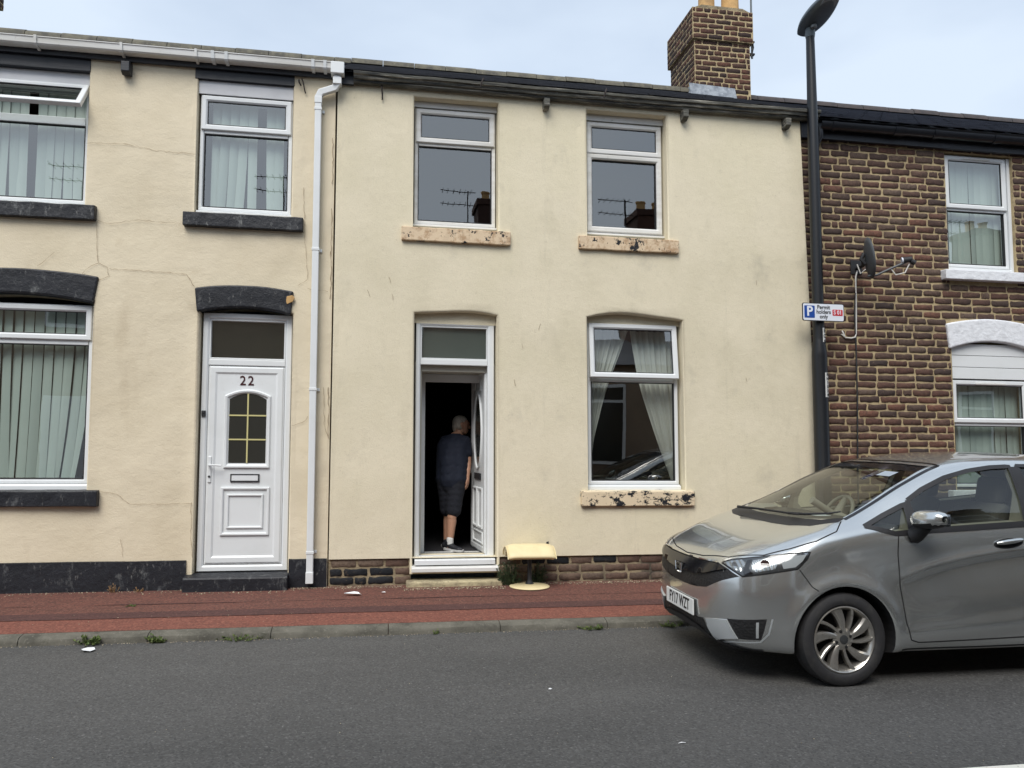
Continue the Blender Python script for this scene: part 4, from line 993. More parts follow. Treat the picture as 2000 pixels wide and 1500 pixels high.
def make_car(label, cat, paint, lettered=True):
    car = bpy.data.objects.new('parked_car', None); COL.objects.link(car); tag(car, label, cat, 'parked cars'); ORG[car.name] = Vector((0, 0, 0))
    vs, fs = car_body_data(); bv = BVHTree.FromPolygons([Vector(v) for v in vs], fs)
    body = solid('body', vs, fs)
    # ---- openings
    cut = []
    for ax in (0, 2.53):
        for s in (-1, 1):
            b = MB().lathe([(.347, s * .50), (.347, s * 1.1)], (ax, 0, .30), 'y', 48); cut.append(solid('c', b.v, b.f))
    inner = []; xs_ = [-.04, .05, .15, .28, .40] + [.52 + .12 * i for i in range(18)]
    for x in xs_:
        zb = .955 if x < .3 else max(.42, .955 - (x - .3) * 4.0); sec = car_section(x); zt = sec[-1][1] - .030; h = [(0, zb), (.50, zb - .0)]
        bw, rw = sec[7], sec[9]; bz = max(bw[1] - .02, zb + .012)
        if x > .3: h += [(bw[0] - .045, zb + .006), (bw[0] - .040, bz)]
        else: h += [(.56, zb + .004), (bw[0] - .10, zb + .010)]
        m8 = sec[8]
        h += [(max(m8[0] - .04, .3), max(m8[1], bz + .004) if x > .3 else zb + .016), (max(rw[0] - .035, .28), max(rw[1] - .03, bz + .008)), (sec[10][0] - .02, max(sec[10][1] - .032, bz + .012)), (0, max(zt, bz + .014))]
        inner.append([(x, -y, z) for y, z in h] + [(x, y, z) for y, z in h[-2:0:-1]])
    n = len(inner[0]); iv = [p for r in inner for p in r]; jf = [(i * n + k, i * n + (k + 1) % n, (i + 1) * n + (k + 1) % n, (i + 1) * n + k) for i in range(len(inner) - 1) for k in range(n)] + [tuple(range(n)), tuple((len(inner) - 1) * n + k for k in range(n - 1, -1, -1))]
    cut.append(solid('c', iv, jf))
    WS = [(-.665, 1.062), (-.35, 1.035), (0, 1.028), (.35, 1.035), (.665, 1.062), (.615, 1.20), (.575, 1.33), (.535, 1.418), (.30, 1.432), (0, 1.436), (-.30, 1.432), (-.535, 1.418), (-.575, 1.33), (-.615, 1.20)]
    SIDE = {'quarter_light': [(.215, 1.025), (.36, 1.085), (.53, 1.155), (.505, .995), (.40, .985)],
            'door_window': [(.575, 1.185), (.70, 1.255), (.90, 1.335), (1.10, 1.382), (1.30, 1.408), (1.45, 1.415), (1.425, 1.20), (1.395, 1.045), (1.0, 1.025), (.60, 1.003), (.555, 1.06)],
            'rear_door_window': [(1.53, 1.42), (1.9, 1.405), (2.2, 1.36), (2.42, 1.255), (2.44, 1.13), (2.0, 1.085), (1.50, 1.055)]}
    b = MB().prism(WS, -.3, 1.02, 'x'); cut.append(solid('c', b.v, b.f))
    for nm, pl_ in SIDE.items():
        b = MB().prism(pl_, -1.2, 1.2, 'y'); cut.append(solid('c', b.v, b.f))
    def drop(o_, c_, sv_='MANIFOLD'):
        m_ = o_.modifiers.new('b', 'BOOLEAN'); m_.operation = 'DIFFERENCE'; m_.solver = sv_; m_.object = c_
        me_ = bpy.data.meshes.new_from_object(o_.evaluated_get(bpy.context.evaluated_depsgraph_get())); o_.modifiers.clear()
        bm_ = bmesh.new(); bm_.from_mesh(me_)
        if bm_.calc_volume(signed=True) < 0: bmesh.ops.reverse_faces(bm_, faces=bm_.faces)
        bm_.to_mesh(me_); bm_.free(); me_.update(); o_.data = me_
    bpy.context.view_layer.update()
    for c_ in cut: drop(body, c_)
    me = body.data
    bpy.data.objects.remove(body)
    for c_ in cut: bpy.data.objects.remove(c_)
    me.materials.clear(); bd = finish('body', me, None, car); me.materials.append(M[paint]); me.materials.append(M['car_dark']); me.materials.append(M['beige'])
    for p in me.polygons:
        p.use_smooth = True; cx, cy, cz = p.center
        h = bv.find_nearest(p.center)
        if h[3] > .006:                                     # cut faces: wheel housings and cabin lining
            p.material_index = 1 if cz < .66 and abs(cy) > .3 else 2
    # shade the cut shell with the normals of the uncut surface
    tm_ = solid('t', vs, fs); vn = [v.normal.copy() for v in tm_.data.vertices]; bpy.data.objects.remove(tm_)
    ln = [None] * len(me.loops)
    for p in me.polygons:
        for li in p.loop_indices:
            if p.material_index: ln[li] = p.normal.copy(); continue
            l_, n_, idx, d_ = bv.find_nearest(me.vertices[me.loops[li].vertex_index].co); f = fs[idx]
            wt = poly_3d_calc([Vector(vs[i]) for i in f], l_); nn_ = Vector()
            for i, w1 in zip(f, wt): nn_ += vn[i] * w1
            ln[li] = nn_.normalized()
    me.normals_split_custom_set(ln)
    # ---- conforming patches
    q = .70710678
    def cast(pj, a, b):
        o, d = {'L': ((a, -1.6, b), (0, 1, 0)), 'R': ((a, 1.6, b), (0, -1, 0)), 'F': ((-1.6, a, b), (1, 0, 0)), 'T': ((a, b, 2.5), (0, 0, -1)),
                'D': ((a * q - 1.6 * q, -a * q - 1.6 * q, b), (q, q, 0)), 'E': ((a * q - 1.6 * q, a * q + 1.6 * q, b), (q, -q, 0))}[pj]
        h = bv.ray_cast(Vector(o), Vector(d))
        if h[0] is None:
            h = bv.find_nearest(Vector(o) + Vector(d) * 1.2)
        nr = h[1]; 
        if nr.dot(Vector(d)) > 0: nr = -nr
        return h[0], nr
    def patch(name, pj, poly, off, mat, parent=car, depth=.012, step=.04, smooth=30):
        dn = []
        for a_, b_ in zip(poly, poly[1:] + poly[:1]):
            k_ = max(1, int(hypot(b_[0] - a_[0], b_[1] - a_[1]) / .018)); dn += [(a_[0] + (b_[0] - a_[0]) * i / k_, a_[1] + (b_[1] - a_[1]) * i / k_) for i in range(k_)]
        poly = dn; v2, tr = cdt(poly, (), step); b = MB(); top = []
        for p in v2:
            l, nr = cast(pj, *p); top.append(tuple(l + nr * off))
        b.add(top, tr)
        if depth:
            n_ = len(poly); rim = []
            for p in poly:
                l, nr = cast(pj, *p); rim += [tuple(l + nr * off), tuple(l + nr * (off - depth))]
            b.add(rim, [(2 * i, 2 * ((i + 1) % n_), 2 * ((i + 1) % n_) + 1, 2 * i + 1) for i in range(n_)])
        weld(b); return b.build(name, mat, parent, smooth=smooth, shear=False)
    def ribbon(name, pts, wd, mat, off=.0012, parent=car, closed=False):
        P = []
        for a, b_ in zip(pts, pts[1:]):
            n_ = max(2, int((Vector(b_) - Vector(a)).length / .025)); P += [Vector(a).lerp(Vector(b_), i / n_) for i in range(n_)]
        P.append(Vector(pts[-1])); H = [bv.find_nearest(p) for p in P]; vs_ = []
        for i, h in enumerate(H):
            t = H[min(i + 1, len(H) - 1)][0] - H[max(i - 1, 0)][0]; nr = h[1]
            if nr.dot(h[0] - Vector((h[0].x * .5 + .6, 0, .55))) < 0: nr = -nr
            sd_ = t.cross(nr).normalized() * wd / 2
            vs_ += [h[0] + nr * off - sd_, h[0] + nr * (off + .0006), h[0] + nr * off + sd_]
        return MB().add(vs_, [(3 * i + k, 3 * i + 1 + k, 3 * i + 4 + k, 3 * i + 3 + k) for i in range(len(H) - 1) for k in range(2)]).build(name, mat, parent, smooth=60, shear=False)
    mir = lambda P: [(x, -y, z) for x, y, z in P]
    ws = patch('windscreen', 'F', [(y * 1.012, z) for y, z in WS], -.006, 'car_glass', depth=0, step=.1)
    patch('cowl', 'T', [(-.20, -.02), (-.195, -.25), (-.165, -.45), (-.10, -.60), (.055, -.69), (.115, -.675), (.0, -.58), (-.045, -.45), (-.08, -.2), (-.085, 0), (-.08, .2), (-.045, .45), (.0, .58), (.115, .675), (.055, .69), (-.10, .60), (-.165, .45), (-.195, .25)], .0025, 'car_black')
    ribbon('screen_surround', [(.11, -.685, 1.06), (.30, -.655, 1.15), (.6, -.61, 1.29), (.93, -.56, 1.43), (.86, -.3, 1.45), (.82, 0, 1.455), (.86, .3, 1.45), (.93, .56, 1.43), (.6, .61, 1.29), (.30, .655, 1.15), (.11, .685, 1.06)], .022, 'car_gloss', .003)
    patch('sun_strip', 'F', [(-.55, 1.385), (0, 1.40), (.55, 1.385), (.53, 1.425), (.3, 1.436), (0, 1.44), (-.3, 1.436), (-.53, 1.425)], -.004, 'car_gloss', ws, depth=0)
    patch('permit_sticker', 'F', [(-.44, 1.345), (-.32, 1.35), (-.32, 1.38), (-.44, 1.375)], -.003, 'sticker', ws, depth=0)
    for s, pj in ((1, 'L'), (-1, 'R')):
        for nm, pl_ in SIDE.items():
            patch(nm, pj, offset_out(pl_, .006), -.007, 'car_glass', depth=0, step=.12)
            o2 = offset_out(pl_, .008); P3 = []
            for p in o2 + o2[:1]:
                l, nr = cast(pj, *p); P3.append(tuple(l))
            ribbon('window_surround', P3, .034, 'car_black', .0022)
        patch('corner_panel', pj, [(.19, 1.02), (.40, .972), (.52, .982), (.50, .995), (.40, .988), (.215, 1.03)], .003, 'car_black')
        patch('pillar_trim', pj, [(.515, .985), (.60, .99), (.575, 1.175), (.545, 1.16)], .003, 'car_black')
        patch('centre_pillar', pj, [(1.405, 1.04), (1.495, 1.05), (1.525, 1.42), (1.46, 1.418)], .003, 'car_black')
        m3 = (lambda P: P) if s == 1 else mir
        ribbon('door_seam', m3([(.50, -.83, .975), (.418, -.83, .965), (.402, -.85, .85), (.399, -.85, .652), (.43, -.84, .416), (.462, -.838, .295), (.52, -.837, .275), (.9, -.837, .276), (1.38, -.837, .282), (1.435, -.84, .35), (1.445, -.85, .7), (1.44, -.81, 1.03)]), .008, 'car_dark')
        ribbon('door_seam', m3([(1.46, -.837, .282), (2.1, -.84, .30), (2.2, -.84, .5), (2.45, -.84, .75), (2.47, -.80, 1.10)]), .008, 'car_dark')
        ribbon('bumper_seam', m3([(-.300, -.812, .752), (-.255, -.83, .69), (-.226, -.84, .645), (-.19, -.852, .620)]), .006, 'car_dark')
        ribbon('waist_moulding', m3([(.52, -.83, .985), (1.0, -.83, 1.008), (1.41, -.83, 1.03), (2.0, -.82, 1.07), (2.45, -.8, 1.115)]), .020, 'car_black', .004)
        # sill skirt: black ribbon drawn in as its shadow line
        ribbon('sill_shadow_line', m3([(.40, -.82, .235), (.9, -.82, .228), (2.1, -.82, .235)]), .012, 'car_black', .002)
        # door handles
        for hx in (1.24, 2.13):
            z0 = .906 if hx < 2 else .945; el = [(hx + .115 * cos(t), z0 + .034 * sin(t) + .01 * cos(t)) for t in [2 * pi * i / 20 for i in range(20)]]
            hp = patch('door_handle', pj, el, .0018, 'car_dark', depth=0)  # flat dark ellipse painted as the shaded hollow behind the grip
            P3 = []
            for i in range(9):
                u = -1 + 2 * i / 8; l, nr = cast(pj, hx + .10 * u, z0 + .012 + .012 * u); P3.append(l + nr * (.012 + .016 * (1 - u * u)))
            MB().tube(P3, [.010, .014, .016, .017, .017, .017, .016, .014, .010], 10).build('grip', paint, hp, smooth=50, shear=False)
        # headlights
        dj = 'D' if s == 1 else 'E'
        HL = [(-.135, .757), (-.095, .776), (.025, .801), (.122, .818), (.26, .842), (.414, .862), (.40, .82), (.353, .757), (.249, .735), (.14, .712), (.035, .692), (-.049, .728)]
        hl = patch('headlight', dj, HL, .0015, 'lens_grey', depth=.02, step=.03)
        patch('reflector', dj, [(-.115, .758), (-.08, .773), (.01, .792), (.045, .775), (.02, .72), (-.035, .733)], .004, 'lens_white', hl, depth=.003)
        patch('reflector', dj, [(.085, .795), (.235, .823), (.245, .79), (.225, .75), (.12, .725), (.085, .745)], .004, 'lens_white', hl, depth=.003)
        patch('bezel', dj, [(.050, .792), (.078, .800), (.070, .745), (.10, .715), (.05, .70), (.035, .72)], .005, 'car_gloss', hl, depth=.003)
        patch('indicator', dj, [(.27, .826), (.395, .848), (.375, .805), (.34, .768), (.275, .755), (.262, .79)], .004, 'lens_clear', hl, depth=.003)
        for (a, c, rr) in ((-.03, .755, .020), (.165, .775, .030)):
            l, nr = cast(dj, a, c); lt = Vector((nr.x, nr.y, 0)).normalized()
            bb = MB()
            for k in range(12):
                t = 2 * pi * k / 12; sx = Vector((-lt.y, lt.x, 0)); bb.v.append(l + nr * .007 + sx * rr * cos(t) + Vector((0, 0, 1)) * rr * sin(t))
            bb.f.append(tuple(range(12))); bb.build('bulb', 'chrome', hl, shear=False)
        patch('lens_cover', dj, offset_out(HL, -.004), .012, 'lens_cover', hl, depth=0, step=.04)
        P3 = []
        for p in HL + HL[:1]:
            l, nr = cast(dj, *p); P3.append(tuple(l))
        ribbon('headlight_gap', P3, .010, 'car_dark', .002, hl)
        # fog lamp housing and silver blade
        fg = patch('fog_lamp_housing', dj, [(-.074, .405), (.03, .415), (.115, .424), (.182, .432), (.165, .36), (.141, .292), (.07, .287), (-.001, .285)], .002, 'car_mesh', depth=.015)
        patch('running_light', dj, [(.118, .405), (.135, .407), (.128, .305), (.112, .303)], .006, 'lens_clear', fg, depth=.006)
        patch('bumper_blade', 'F', [(-s * .385, .362), (-s * .50, .385), (-s * .602, .398), (-s * .652, .287), (-s * .57, .268), (-s * .478, .242), (-s * .43, .30)], .010, 'silver_trim', depth=.02)
        ribbon('bumper_crease', m3([(-.48, -.79, .432), (-.50, -.775, .33), (-.54, -.735, .275), (-.66, -.62, .262), (-.73, -.47, .225)]), .010, 'silver_trim', .002)
        patch('parking_sensor', dj, [(-.01 + .014 * cos(t), .50 + .014 * sin(t)) for t in [2 * pi * i / 12 for i in range(12)]], .002, paint, depth=.006)
    ribbon('bonnet_seam', [(.075, -.695, 1.045), (.0, -.762, .99), (-.153, -.778, .932), (-.324, -.748, .882), (-.485, -.69, .832), (-.655, -.516, .795), (-.722, -.257, .768), (-.742, 0, .757), (-.722, .257, .768), (-.655, .516, .795), (-.485, .69, .832), (-.324, .748, .882), (-.153, .778, .932), (.0, .762, .99), (.075, .695, 1.045)], .008, 'car_dark')
    half = [(0, .746), (.20, .748), (.355, .748), (.49, .752), (.585, .728), (.665, .690), (.56, .648), (.416, .580), (.28, .560), (.16, .552), (0, .549)]
    gr = patch('grille', 'F', [(-y, z) for y, z in half] + half[-2:0:-1], .002, 'car_mesh', depth=.02)
    half = [(0, .732), (.25, .733), (.49, .742), (.575, .722), (.50, .700), (.40, .672), (.25, .648), (.12, .640), (0, .638)]
    patch('grille_bar', 'F', [(-y, z) for y, z in half] + half[-2:0:-1], .016, 'car_gloss', gr, depth=.02)
    half = [(0, .747), (.25, .748), (.49, .753), (.49, .747), (.25, .741), (0, .740)]
    patch('grille_strip', 'F', [(-y, z) for y, z in half] + half[-2:0:-1], .018, 'chrome', gr, depth=.01)
    half = [(0, .35), (.30, .352), (.37, .362), (.42, .30), (.455, .245), (.40, .232), (.2, .226), (0, .225)]
    patch('lower_intake', 'F', [(-y, z) for y, z in half] + half[-2:0:-1], .002, 'car_mesh', depth=.02)
    ribbon('bumper_lip', [(-.50, -.70, .205), (-.66, -.60, .215), (-.73, -.48, .225), (-.775, -.25, .26), (-.785, 0, .265), (-.775, .25, .26), (-.73, .48, .225), (-.66, .60, .215), (-.50, .70, .205)], .06, 'car_black', .006)
    # badge
    bx = -.812; rim = lambda k: [(-.062 * k, .692), (.062 * k, .692), (.048 * k, .625), (.034 * k, .614), (-.034 * k, .614), (-.048 * k, .625)]
    bg_ = ringpoly(rim(1.0), .010, 0, .008); bg_.v = [(bx + y, x, z) for x, y, z in bg_.v]
    for (p0, p1) in (((-.040, .684), (-.028, .622)), ((.040, .684), (.028, .622))):
        bg_.add([(bx - .001, p0[0] - .008, p0[1]), (bx - .001, p0[0] + .008, p0[1]), (bx - .001, p1[0] + .008, p1[1]), (bx - .001, p1[0] - .008, p1[1]), (bx + .012, p0[0] - .009, p0[1]), (bx + .012, p0[0] + .009, p0[1]), (bx + .012, p1[0] + .009, p1[1]), (bx + .012, p1[0] - .009, p1[1])], [(0, 1, 2, 3), (0, 4, 5, 1), (1, 5, 6, 2), (2, 6, 7, 3), (3, 7, 4, 0)])
    bg_.box(bx, bx + .012, -.026, .026, .644, .658)
    bg_.build('badge', 'chrome', gr, shear=False)
    # number plate
    npl = MB().box(-.806, -.796, -.26, .26, .352, .464).build('number_plate', 'plate', car, shear=False, bevel=.004)
    MB().box(-.797, -.76, -.24, .24, .345, .455).build('plate_mount', 'car_black', car, shear=False)
    if lettered:
        m_ = text_mesh('FY17 WZT', .112, .74, .0016)
        for v in m_.vertices:
            x_, y_, z_ = v.co; v.co = (-.8068 - z_, -x_, .408 + y_ * 1.0)
        finish('lettering', m_, 'ink', npl)
    # wipers, mirrors
    for P in ([(-.12, .40, 1.035), (-.10, .1, 1.045), (-.085, -.25, 1.05), (-.06, -.43, 1.05)], [(-.065, -.30, 1.048), (-.03, -.45, 1.055), (.06, -.60, 1.072), (.12, -.655, 1.09)]):
        MB().tube([Vector(p) + Vector((-.02, 0, .022)) for p in P], [.012, .009, .008, .006], 6).build('wiper', 'car_black', car, shear=False)
    for s in (-1, 1):
        b = MB(); n1, n2 = 18, 12; vs_ = []; cx, cy, cz = .555, s * .955, 1.085
        for i in range(n2 + 1):
            ph = pi * i / n2
            for k in range(n1):
                t = 2 * pi * k / n1; sg = lambda v_, e: math.copysign(abs(v_) ** e, v_)
                X = sg(cos(t), .8) * sg(sin(ph), .7); Y = -sg(cos(ph), .75); Z = sg(sin(t), .75) * sg(sin(ph), .7)
                X = X * (.095 if X < 0 else .055); tp = 1 - .18 * (Y + 1) / 2
                vs_.append((cx + X * tp + .012 * Y, cy + s * Y * .125, cz + Z * .068 * tp + .012 * Y))
        fs_ = [(i * n1 + k, i * n1 + (k + 1) % n1, (i + 1) * n1 + (k + 1) % n1, (i + 1) * n1 + k) for i in range(n2) for k in range(n1)]
        up = [f for f in fs_ if sum(vs_[v][2] for v in f) / 4 > cz - .026]; lo = [f for f in fs_ if f not in up]
        mm = weld(MB().add(vs_, up)).build('door_mirror', paint, car, smooth=60, shear=False)
        weld(MB().add(vs_, lo)).build('mirror_base', 'car_black', mm, smooth=60, shear=False)
        MB().tube([(.555, s * .90, 1.04), (.545, s * .87, 1.0), (.535, s * .84, .975), (.53, s * .82, .965)], [.045, .042, .05, .055], 12).build('mirror_stem', 'car_black', mm, smooth=60, shear=False)
        MB().prism([(s * .85, 1.03), (s * 1.06, 1.05), (s * 1.06, 1.125), (s * .86, 1.13)], .606, .612, 'x').build('mirror_glass', 'chrome', mm, shear=False)
    # wheels
    def wheel(x, s):
        c = (x, 0, .30)
        ty = MB().lathe([(.200, s * .668), (.255, s * .662), (.290, s * .672), (.3015, s * .70), (.3015, s * .80), (.292, s * .826), (.268, s * .840), (.235, s * .838), (.222, s * .832), (.213, s * .82), (.208, s * .80)], c, 'y', 56, True)
        rm = MB().lathe([(.216, s * .829), (.209, s * .832), (.202, s * .826), (.186, s * .80), (.180, s * .70), (.06, s * .70), (.06, s * .69), (.200, s * .69), (.216, s * .80)], c, 'y', 56, True)
        w_ = rm.build('wheel', 'alloy', car, smooth=35, shear=False); ty.build('tyre', 'tyre', w_, smooth=35, shear=False)
        MB().lathe([(.185, s * .735), (.02, s * .735)], c, 'y', 40).build('brake_disc', 'car_dark', w_, shear=False)
        for k in range(10):
            wide = k % 2 == 0; a0 = 2 * pi * k / 10 + (0 if wide else .05) + .3; b = MB(); vs_ = []
            for i in range(7):
                r = .050 + (.206 - .050) * i / 6; th = a0 + .30 * (i / 6) ** 1.1
                hw = (.014 + .026 * (i / 6)) if wide else (.009 + .005 * (i / 6))
                yo = s * (.812 + .012 * (i / 6)); d = Vector((cos(th), 0, sin(th))); tt = Vector((-sin(th), 0, cos(th)))
                o = Vector((x, 0, .30)) + d * r
                for (e, yy_) in ((-hw, yo - s * .004), (-hw * .5, yo + s * .003), (hw * .6, yo + s * .003), (hw, yo - s * .008), (hw, yo - s * .04), (-hw, yo - s * .04)): vs_.append(o + tt * e + Vector((0, yy_, 0)))
            b.add(vs_, [(i * 6 + k2, i * 6 + (k2 + 1) % 6, (i + 1) * 6 + (k2 + 1) % 6, (i + 1) * 6 + k2) for i in range(6) for k2 in range(6)] + [tuple(range(6)), tuple(36 + k2 for k2 in range(5, -1, -1))])
            b.build('spoke', 'alloy', w_, smooth=35, shear=False)
        MB().lathe([(.072, s * .77), (.072, s * .806), (.040, s * .818), (.030, s * .818)], c, 'y', 28).build('hub', 'alloy', w_, smooth=35, shear=False)
        MB().lathe([(.029, s * .817), (.029, s * .822), (.024, s * .824)], c, 'y', 24).build('hub_cap', 'lens_grey', w_, smooth=35, shear=False)
        for k in range(4):
            t = 2 * pi * k / 4 + .35; MB().lathe([(.011, s * .80), (.011, s * .817), (.006, s * .820)], (x + .052 * cos(t), 0, .30 + .052 * sin(t)), 'y', 8).build('wheel_nut', 'car_dark', w_, shear=False)
    for x in (0, 2.53):
        for s in (-1, 1): wheel(x, s)
    MB().box(-.55, 3.0, -.52, .52, .185, .24).build('underbody', 'car_dark', car, shear=False)
    # cabin
    b = MB().prism([(.0, .955), (.02, 1.0), (.25, 1.035), (.50, 1.02), (.58, .95), (.55, .70), (.42, .60), (.42, .955)], -.70, .70, 'y'); b.build('dashboard', 'dash', car, shear=False, bevel=.02)
    sw = MB(); ct = Vector((.70, .36, .98)); ax = Vector((-.85, 0, .52)).normalized(); u = Vector((0, 1, 0)); v_ = ax.cross(u)
    pts = [ct + u * .185 * cos(t) + v_ * .185 * sin(t) for t in [2 * pi * i / 28 for i in range(29)]]
    sw.tube(pts, .016, 8); sw.tube([ct - u * .17, ct + ax * .0, ct + u * .17], [.02, .05, .02], 8); sw.tube([ct, ct - v_ * .17], [.04, .02], 8); sw.tube([ct, ct + ax * .25], .03, 8)
    sw.build('steering_wheel', 'beige', car, smooth=50, shear=False)
    for sy in (-.36, .36):
        b = MB().prism([(.75, .55), (.78, .68), (1.22, .64), (1.28, .55), (1.25, .45), (.8, .45)], sy - .24, sy + .24, 'y').prism([(1.16, .60), (1.30, .60), (1.52, 1.12), (1.46, 1.16), (1.36, 1.10)], sy - .22, sy + .22, 'y').prism([(1.46, 1.14), (1.56, 1.14), (1.60, 1.33), (1.50, 1.34)], sy - .12, sy + .12, 'y')
        b.build('seat', 'seat', car, shear=False, bevel=.04, seg=3)
    MB().prism([(2.0, .5), (2.1, .66), (2.42, .62), (2.62, 1.15), (2.68, 1.13), (2.5, .5)], -.6, .6, 'y').build('seat', 'seat', car, shear=False, bevel=.04, seg=3)
    MB().box(.20, .32, -.18, -.02, 1.035, 1.038).build('dashboard_paper', 'paper', car, shear=False)
    return car
CAR1 = make_car('silver grey hatchback parked at the kerb, front plate FY17 WZT', 'car', 'paint')
CAR1.location = (2.965, -2.48, -.10 + K * 2.965); CAR1.rotation_euler = (0, -K, 0)
def copy_tree(o, parent=None):
    c = o.copy(); COL.objects.link(c); c.parent = parent
    for ch_ in list(o.children):
        if ch_.name.split('.')[0] not in ('lettering',): copy_tree(ch_, c)
    return c
CAR2 = copy_tree(CAR1); CAR2['label'] = 'black hatchback parked across the street, seen mirrored in the ground floor window'
CAR2.location = (4.62, -5.50, -.10 + K * 4.62)
for ch_ in CAR2.children_recursive:
    if ch_.data.materials and ch_.data.materials[0] == M['paint']:
        ch_.data = ch_.data.copy(); ch_.data.materials[0] = M['paint_black']
# ================================================================== BLINDS AND CURTAINS
def more_materials():
    m = bpy.data.materials.new('lace_curtain'); m.use_nodes = True; t = m.node_tree; b = t.nodes['Principled BSDF']; o = t.nodes['Material Output']
    b.inputs['Base Color'].default_value = lin(238, 235, 228); b.inputs['Roughness'].default_value = .9
    tr = N('ShaderNodeBsdfTransparent', t); mx_ = N('ShaderNodeMixShader', t); mx_.inputs[0].default_value = .14
    t.links.new(b.outputs[0], mx_.inputs[1]); t.links.new(tr.outputs[0], mx_.inputs[2]); t.links.new(mx_.outputs[0], o.inputs['Surface']); M['lace'] = m
    t = MT('lantern_grey', lin(96, 104, 108), .4, .3); t.mix(t.ramp(t.noise(8, 4), .45, .7, 0, .5), lin(78, 84, 88)); M['lantern'] = t.m
    M['lantern_lens'] = MT('lantern_lens', lin(140, 146, 148), .15, spec=.6).m
    M['dish'] = MT('dish_grey', lin(76, 80, 84), .5).m
    M['cable_white'] = MT('white_cable', lin(206, 204, 198), .5).m
    M['sign_white'] = MT('sign_white', lin(222, 226, 234), .4).m; M['sign_blue'] = MT('sign_blue', lin(24, 70, 150), .4).m; M['sign_red'] = MT('sign_red', lin(196, 36, 48), .4).m
    M['sticker_white'] = MT('white_label', lin(214, 214, 210), .5).m
    t = MT('cream_leather', lin(226, 210, 166), .5); t.mix(t.ramp(t.noise(6, 5), .45, .7, 0, .5), lin(208, 190, 146)); t.mix(t.ramp(t.noise(30, 5, .7), .66, .74, 0, .5), lin(160, 136, 96)); t.bump(t.noise(40, 4), .15, .004); M['leather'] = t.m
    t = MT('leaf_green', (.075, .12, .028, 1), .6); oi = t.n('ShaderNodeNewGeometry'); t.mix(t.ramp(oi.outputs['Random Per Island'], 0, 1, 0, .8), (.14, .17, .045, 1)); M['leaf'] = t.m
    t = MT('leaf_dark', (.026, .05, .02, 1), .6); oi = t.n('ShaderNodeNewGeometry'); t.mix(t.ramp(oi.outputs['Random Per Island'], 0, 1, 0, .8), (.05, .075, .03, 1)); M['leaf_dark'] = t.m
    t = MT('dry_stalk', lin(150, 120, 84), .9); M['dry'] = t.m
    t = MT('grit', lin(190, 178, 150), .9); oi = t.n('ShaderNodeNewGeometry'); t.mix(t.ramp(oi.outputs['Random Per Island'], .0, 1, 0, .9), lin(96, 84, 72)); M['grit'] = t.m
    t = MT('skin', lin(176, 134, 110), .55); t.mix(t.ramp(t.noise(14, 4), .45, .7, 0, .4), lin(152, 108, 86)); t.b.inputs['Subsurface Weight'].default_value = .05; M['skin'] = t.m
    t = MT('grey_hair', lin(176, 168, 154), .7); t.mix(t.ramp(t.noise(60, 4, .6, (1, 1, .25)), .4, .65, 0, .6), lin(128, 120, 108)); t.bump(t.noise(120, 3, .6, (1, 1, .2)), .6, .006); M['hair'] = t.m
    t = MT('navy_shirt', lin(11, 20, 38), .85); t.bump(t.noise(16, 5), .5, .015); M['shirt'] = t.m
    t = MT('navy_shorts', lin(19, 22, 32), .9); t.bump(t.noise(14, 5), .6, .018); M['shorts'] = t.m
    M['shoe'] = MT('black_shoe', lin(30, 32, 38), .6).m; M['sole'] = MT('white_sole', lin(226, 226, 224), .6).m; M['sock'] = MT('white_sock', lin(216, 216, 214), .9).m
more_materials()
def blind(x0, x1, z0, z1, y, label, pitch=.083, skip=(), seed=1, lean=.012, rot=.18, fan=0.0):
    r = random.Random(seed); t = thing('vertical_blind', ((x0 + x1) / 2, y, z0), label, 'blind', 'vertical blinds in the windows')
    MB().box(x0, x1, y - .02, y + .02, z1 - .03, z1).build('head_rail', 'upvc', t)
    n = int((x1 - x0) / pitch)
    for i in range(n):
        xc = x0 + (i + .5) * (x1 - x0) / n
        if any(a < xc < c for a, c in skip): continue
        a = rot + r.uniform(-.12, .12); dx = r.gauss(0, lean) + fan * (i / n) ** 4; bow = r.uniform(-.006, .006); vs = []; fs = []
        rows = 8; tw = r.uniform(-.25, .25)
        for k in range(rows + 1):
            u = k / rows; z = z1 - .03 - (z1 - .03 - z0) * u; c = xc + dx * u * u; aa = a + tw * u * u
            for s, e in ((-1, 0), (-.33, .006), (.33, .006), (1, 0)):
                vs.append((c + s * .0445 * cos(aa), y + s * .0445 * sin(aa) - e + bow * sin(pi * u), z))
        fs = [(k * 4 + j, k * 4 + j + 1, k * 4 + 5 + j, k * 4 + 4 + j) for k in range(rows) for j in range(3)]
        MB().add(vs, fs).build('slat', 'blind', t, smooth=60)
blind(-4.26, -2.98, 3.82, 4.97, .20, 'pale vertical blind behind the window with the top light pushed open', skip=((-3.68, -3.62), (-3.56, -3.53)), seed=3, fan=.0, rot=-.1, pitch=.085)
blind(-1.90, -1.0, 3.83, 4.97, .17, 'pale vertical blind with missing strips in the upper window above door 22', skip=((-1.93, -1.83), (-1.40, -1.28), (-1.11, -1.03)), seed=5, lean=.02)
blind(-4.2, -2.87, 1.07, 2.74, .21, 'pale green vertical blind sagging in the ground floor window left of door 22', seed=8, lean=.022, rot=-.17, fan=-.14, pitch=.092)
blind(6.62, 7.45, 3.66, 4.96, .22, 'closed white vertical blind in the upper window of the brick house', seed=9, lean=.002, rot=.08)
blind(6.60, 7.60, 1.02, 2.23, .24, 'grey looking vertical blind in the ground floor window of the brick house', seed=11, lean=.004, rot=.04, pitch=.079)
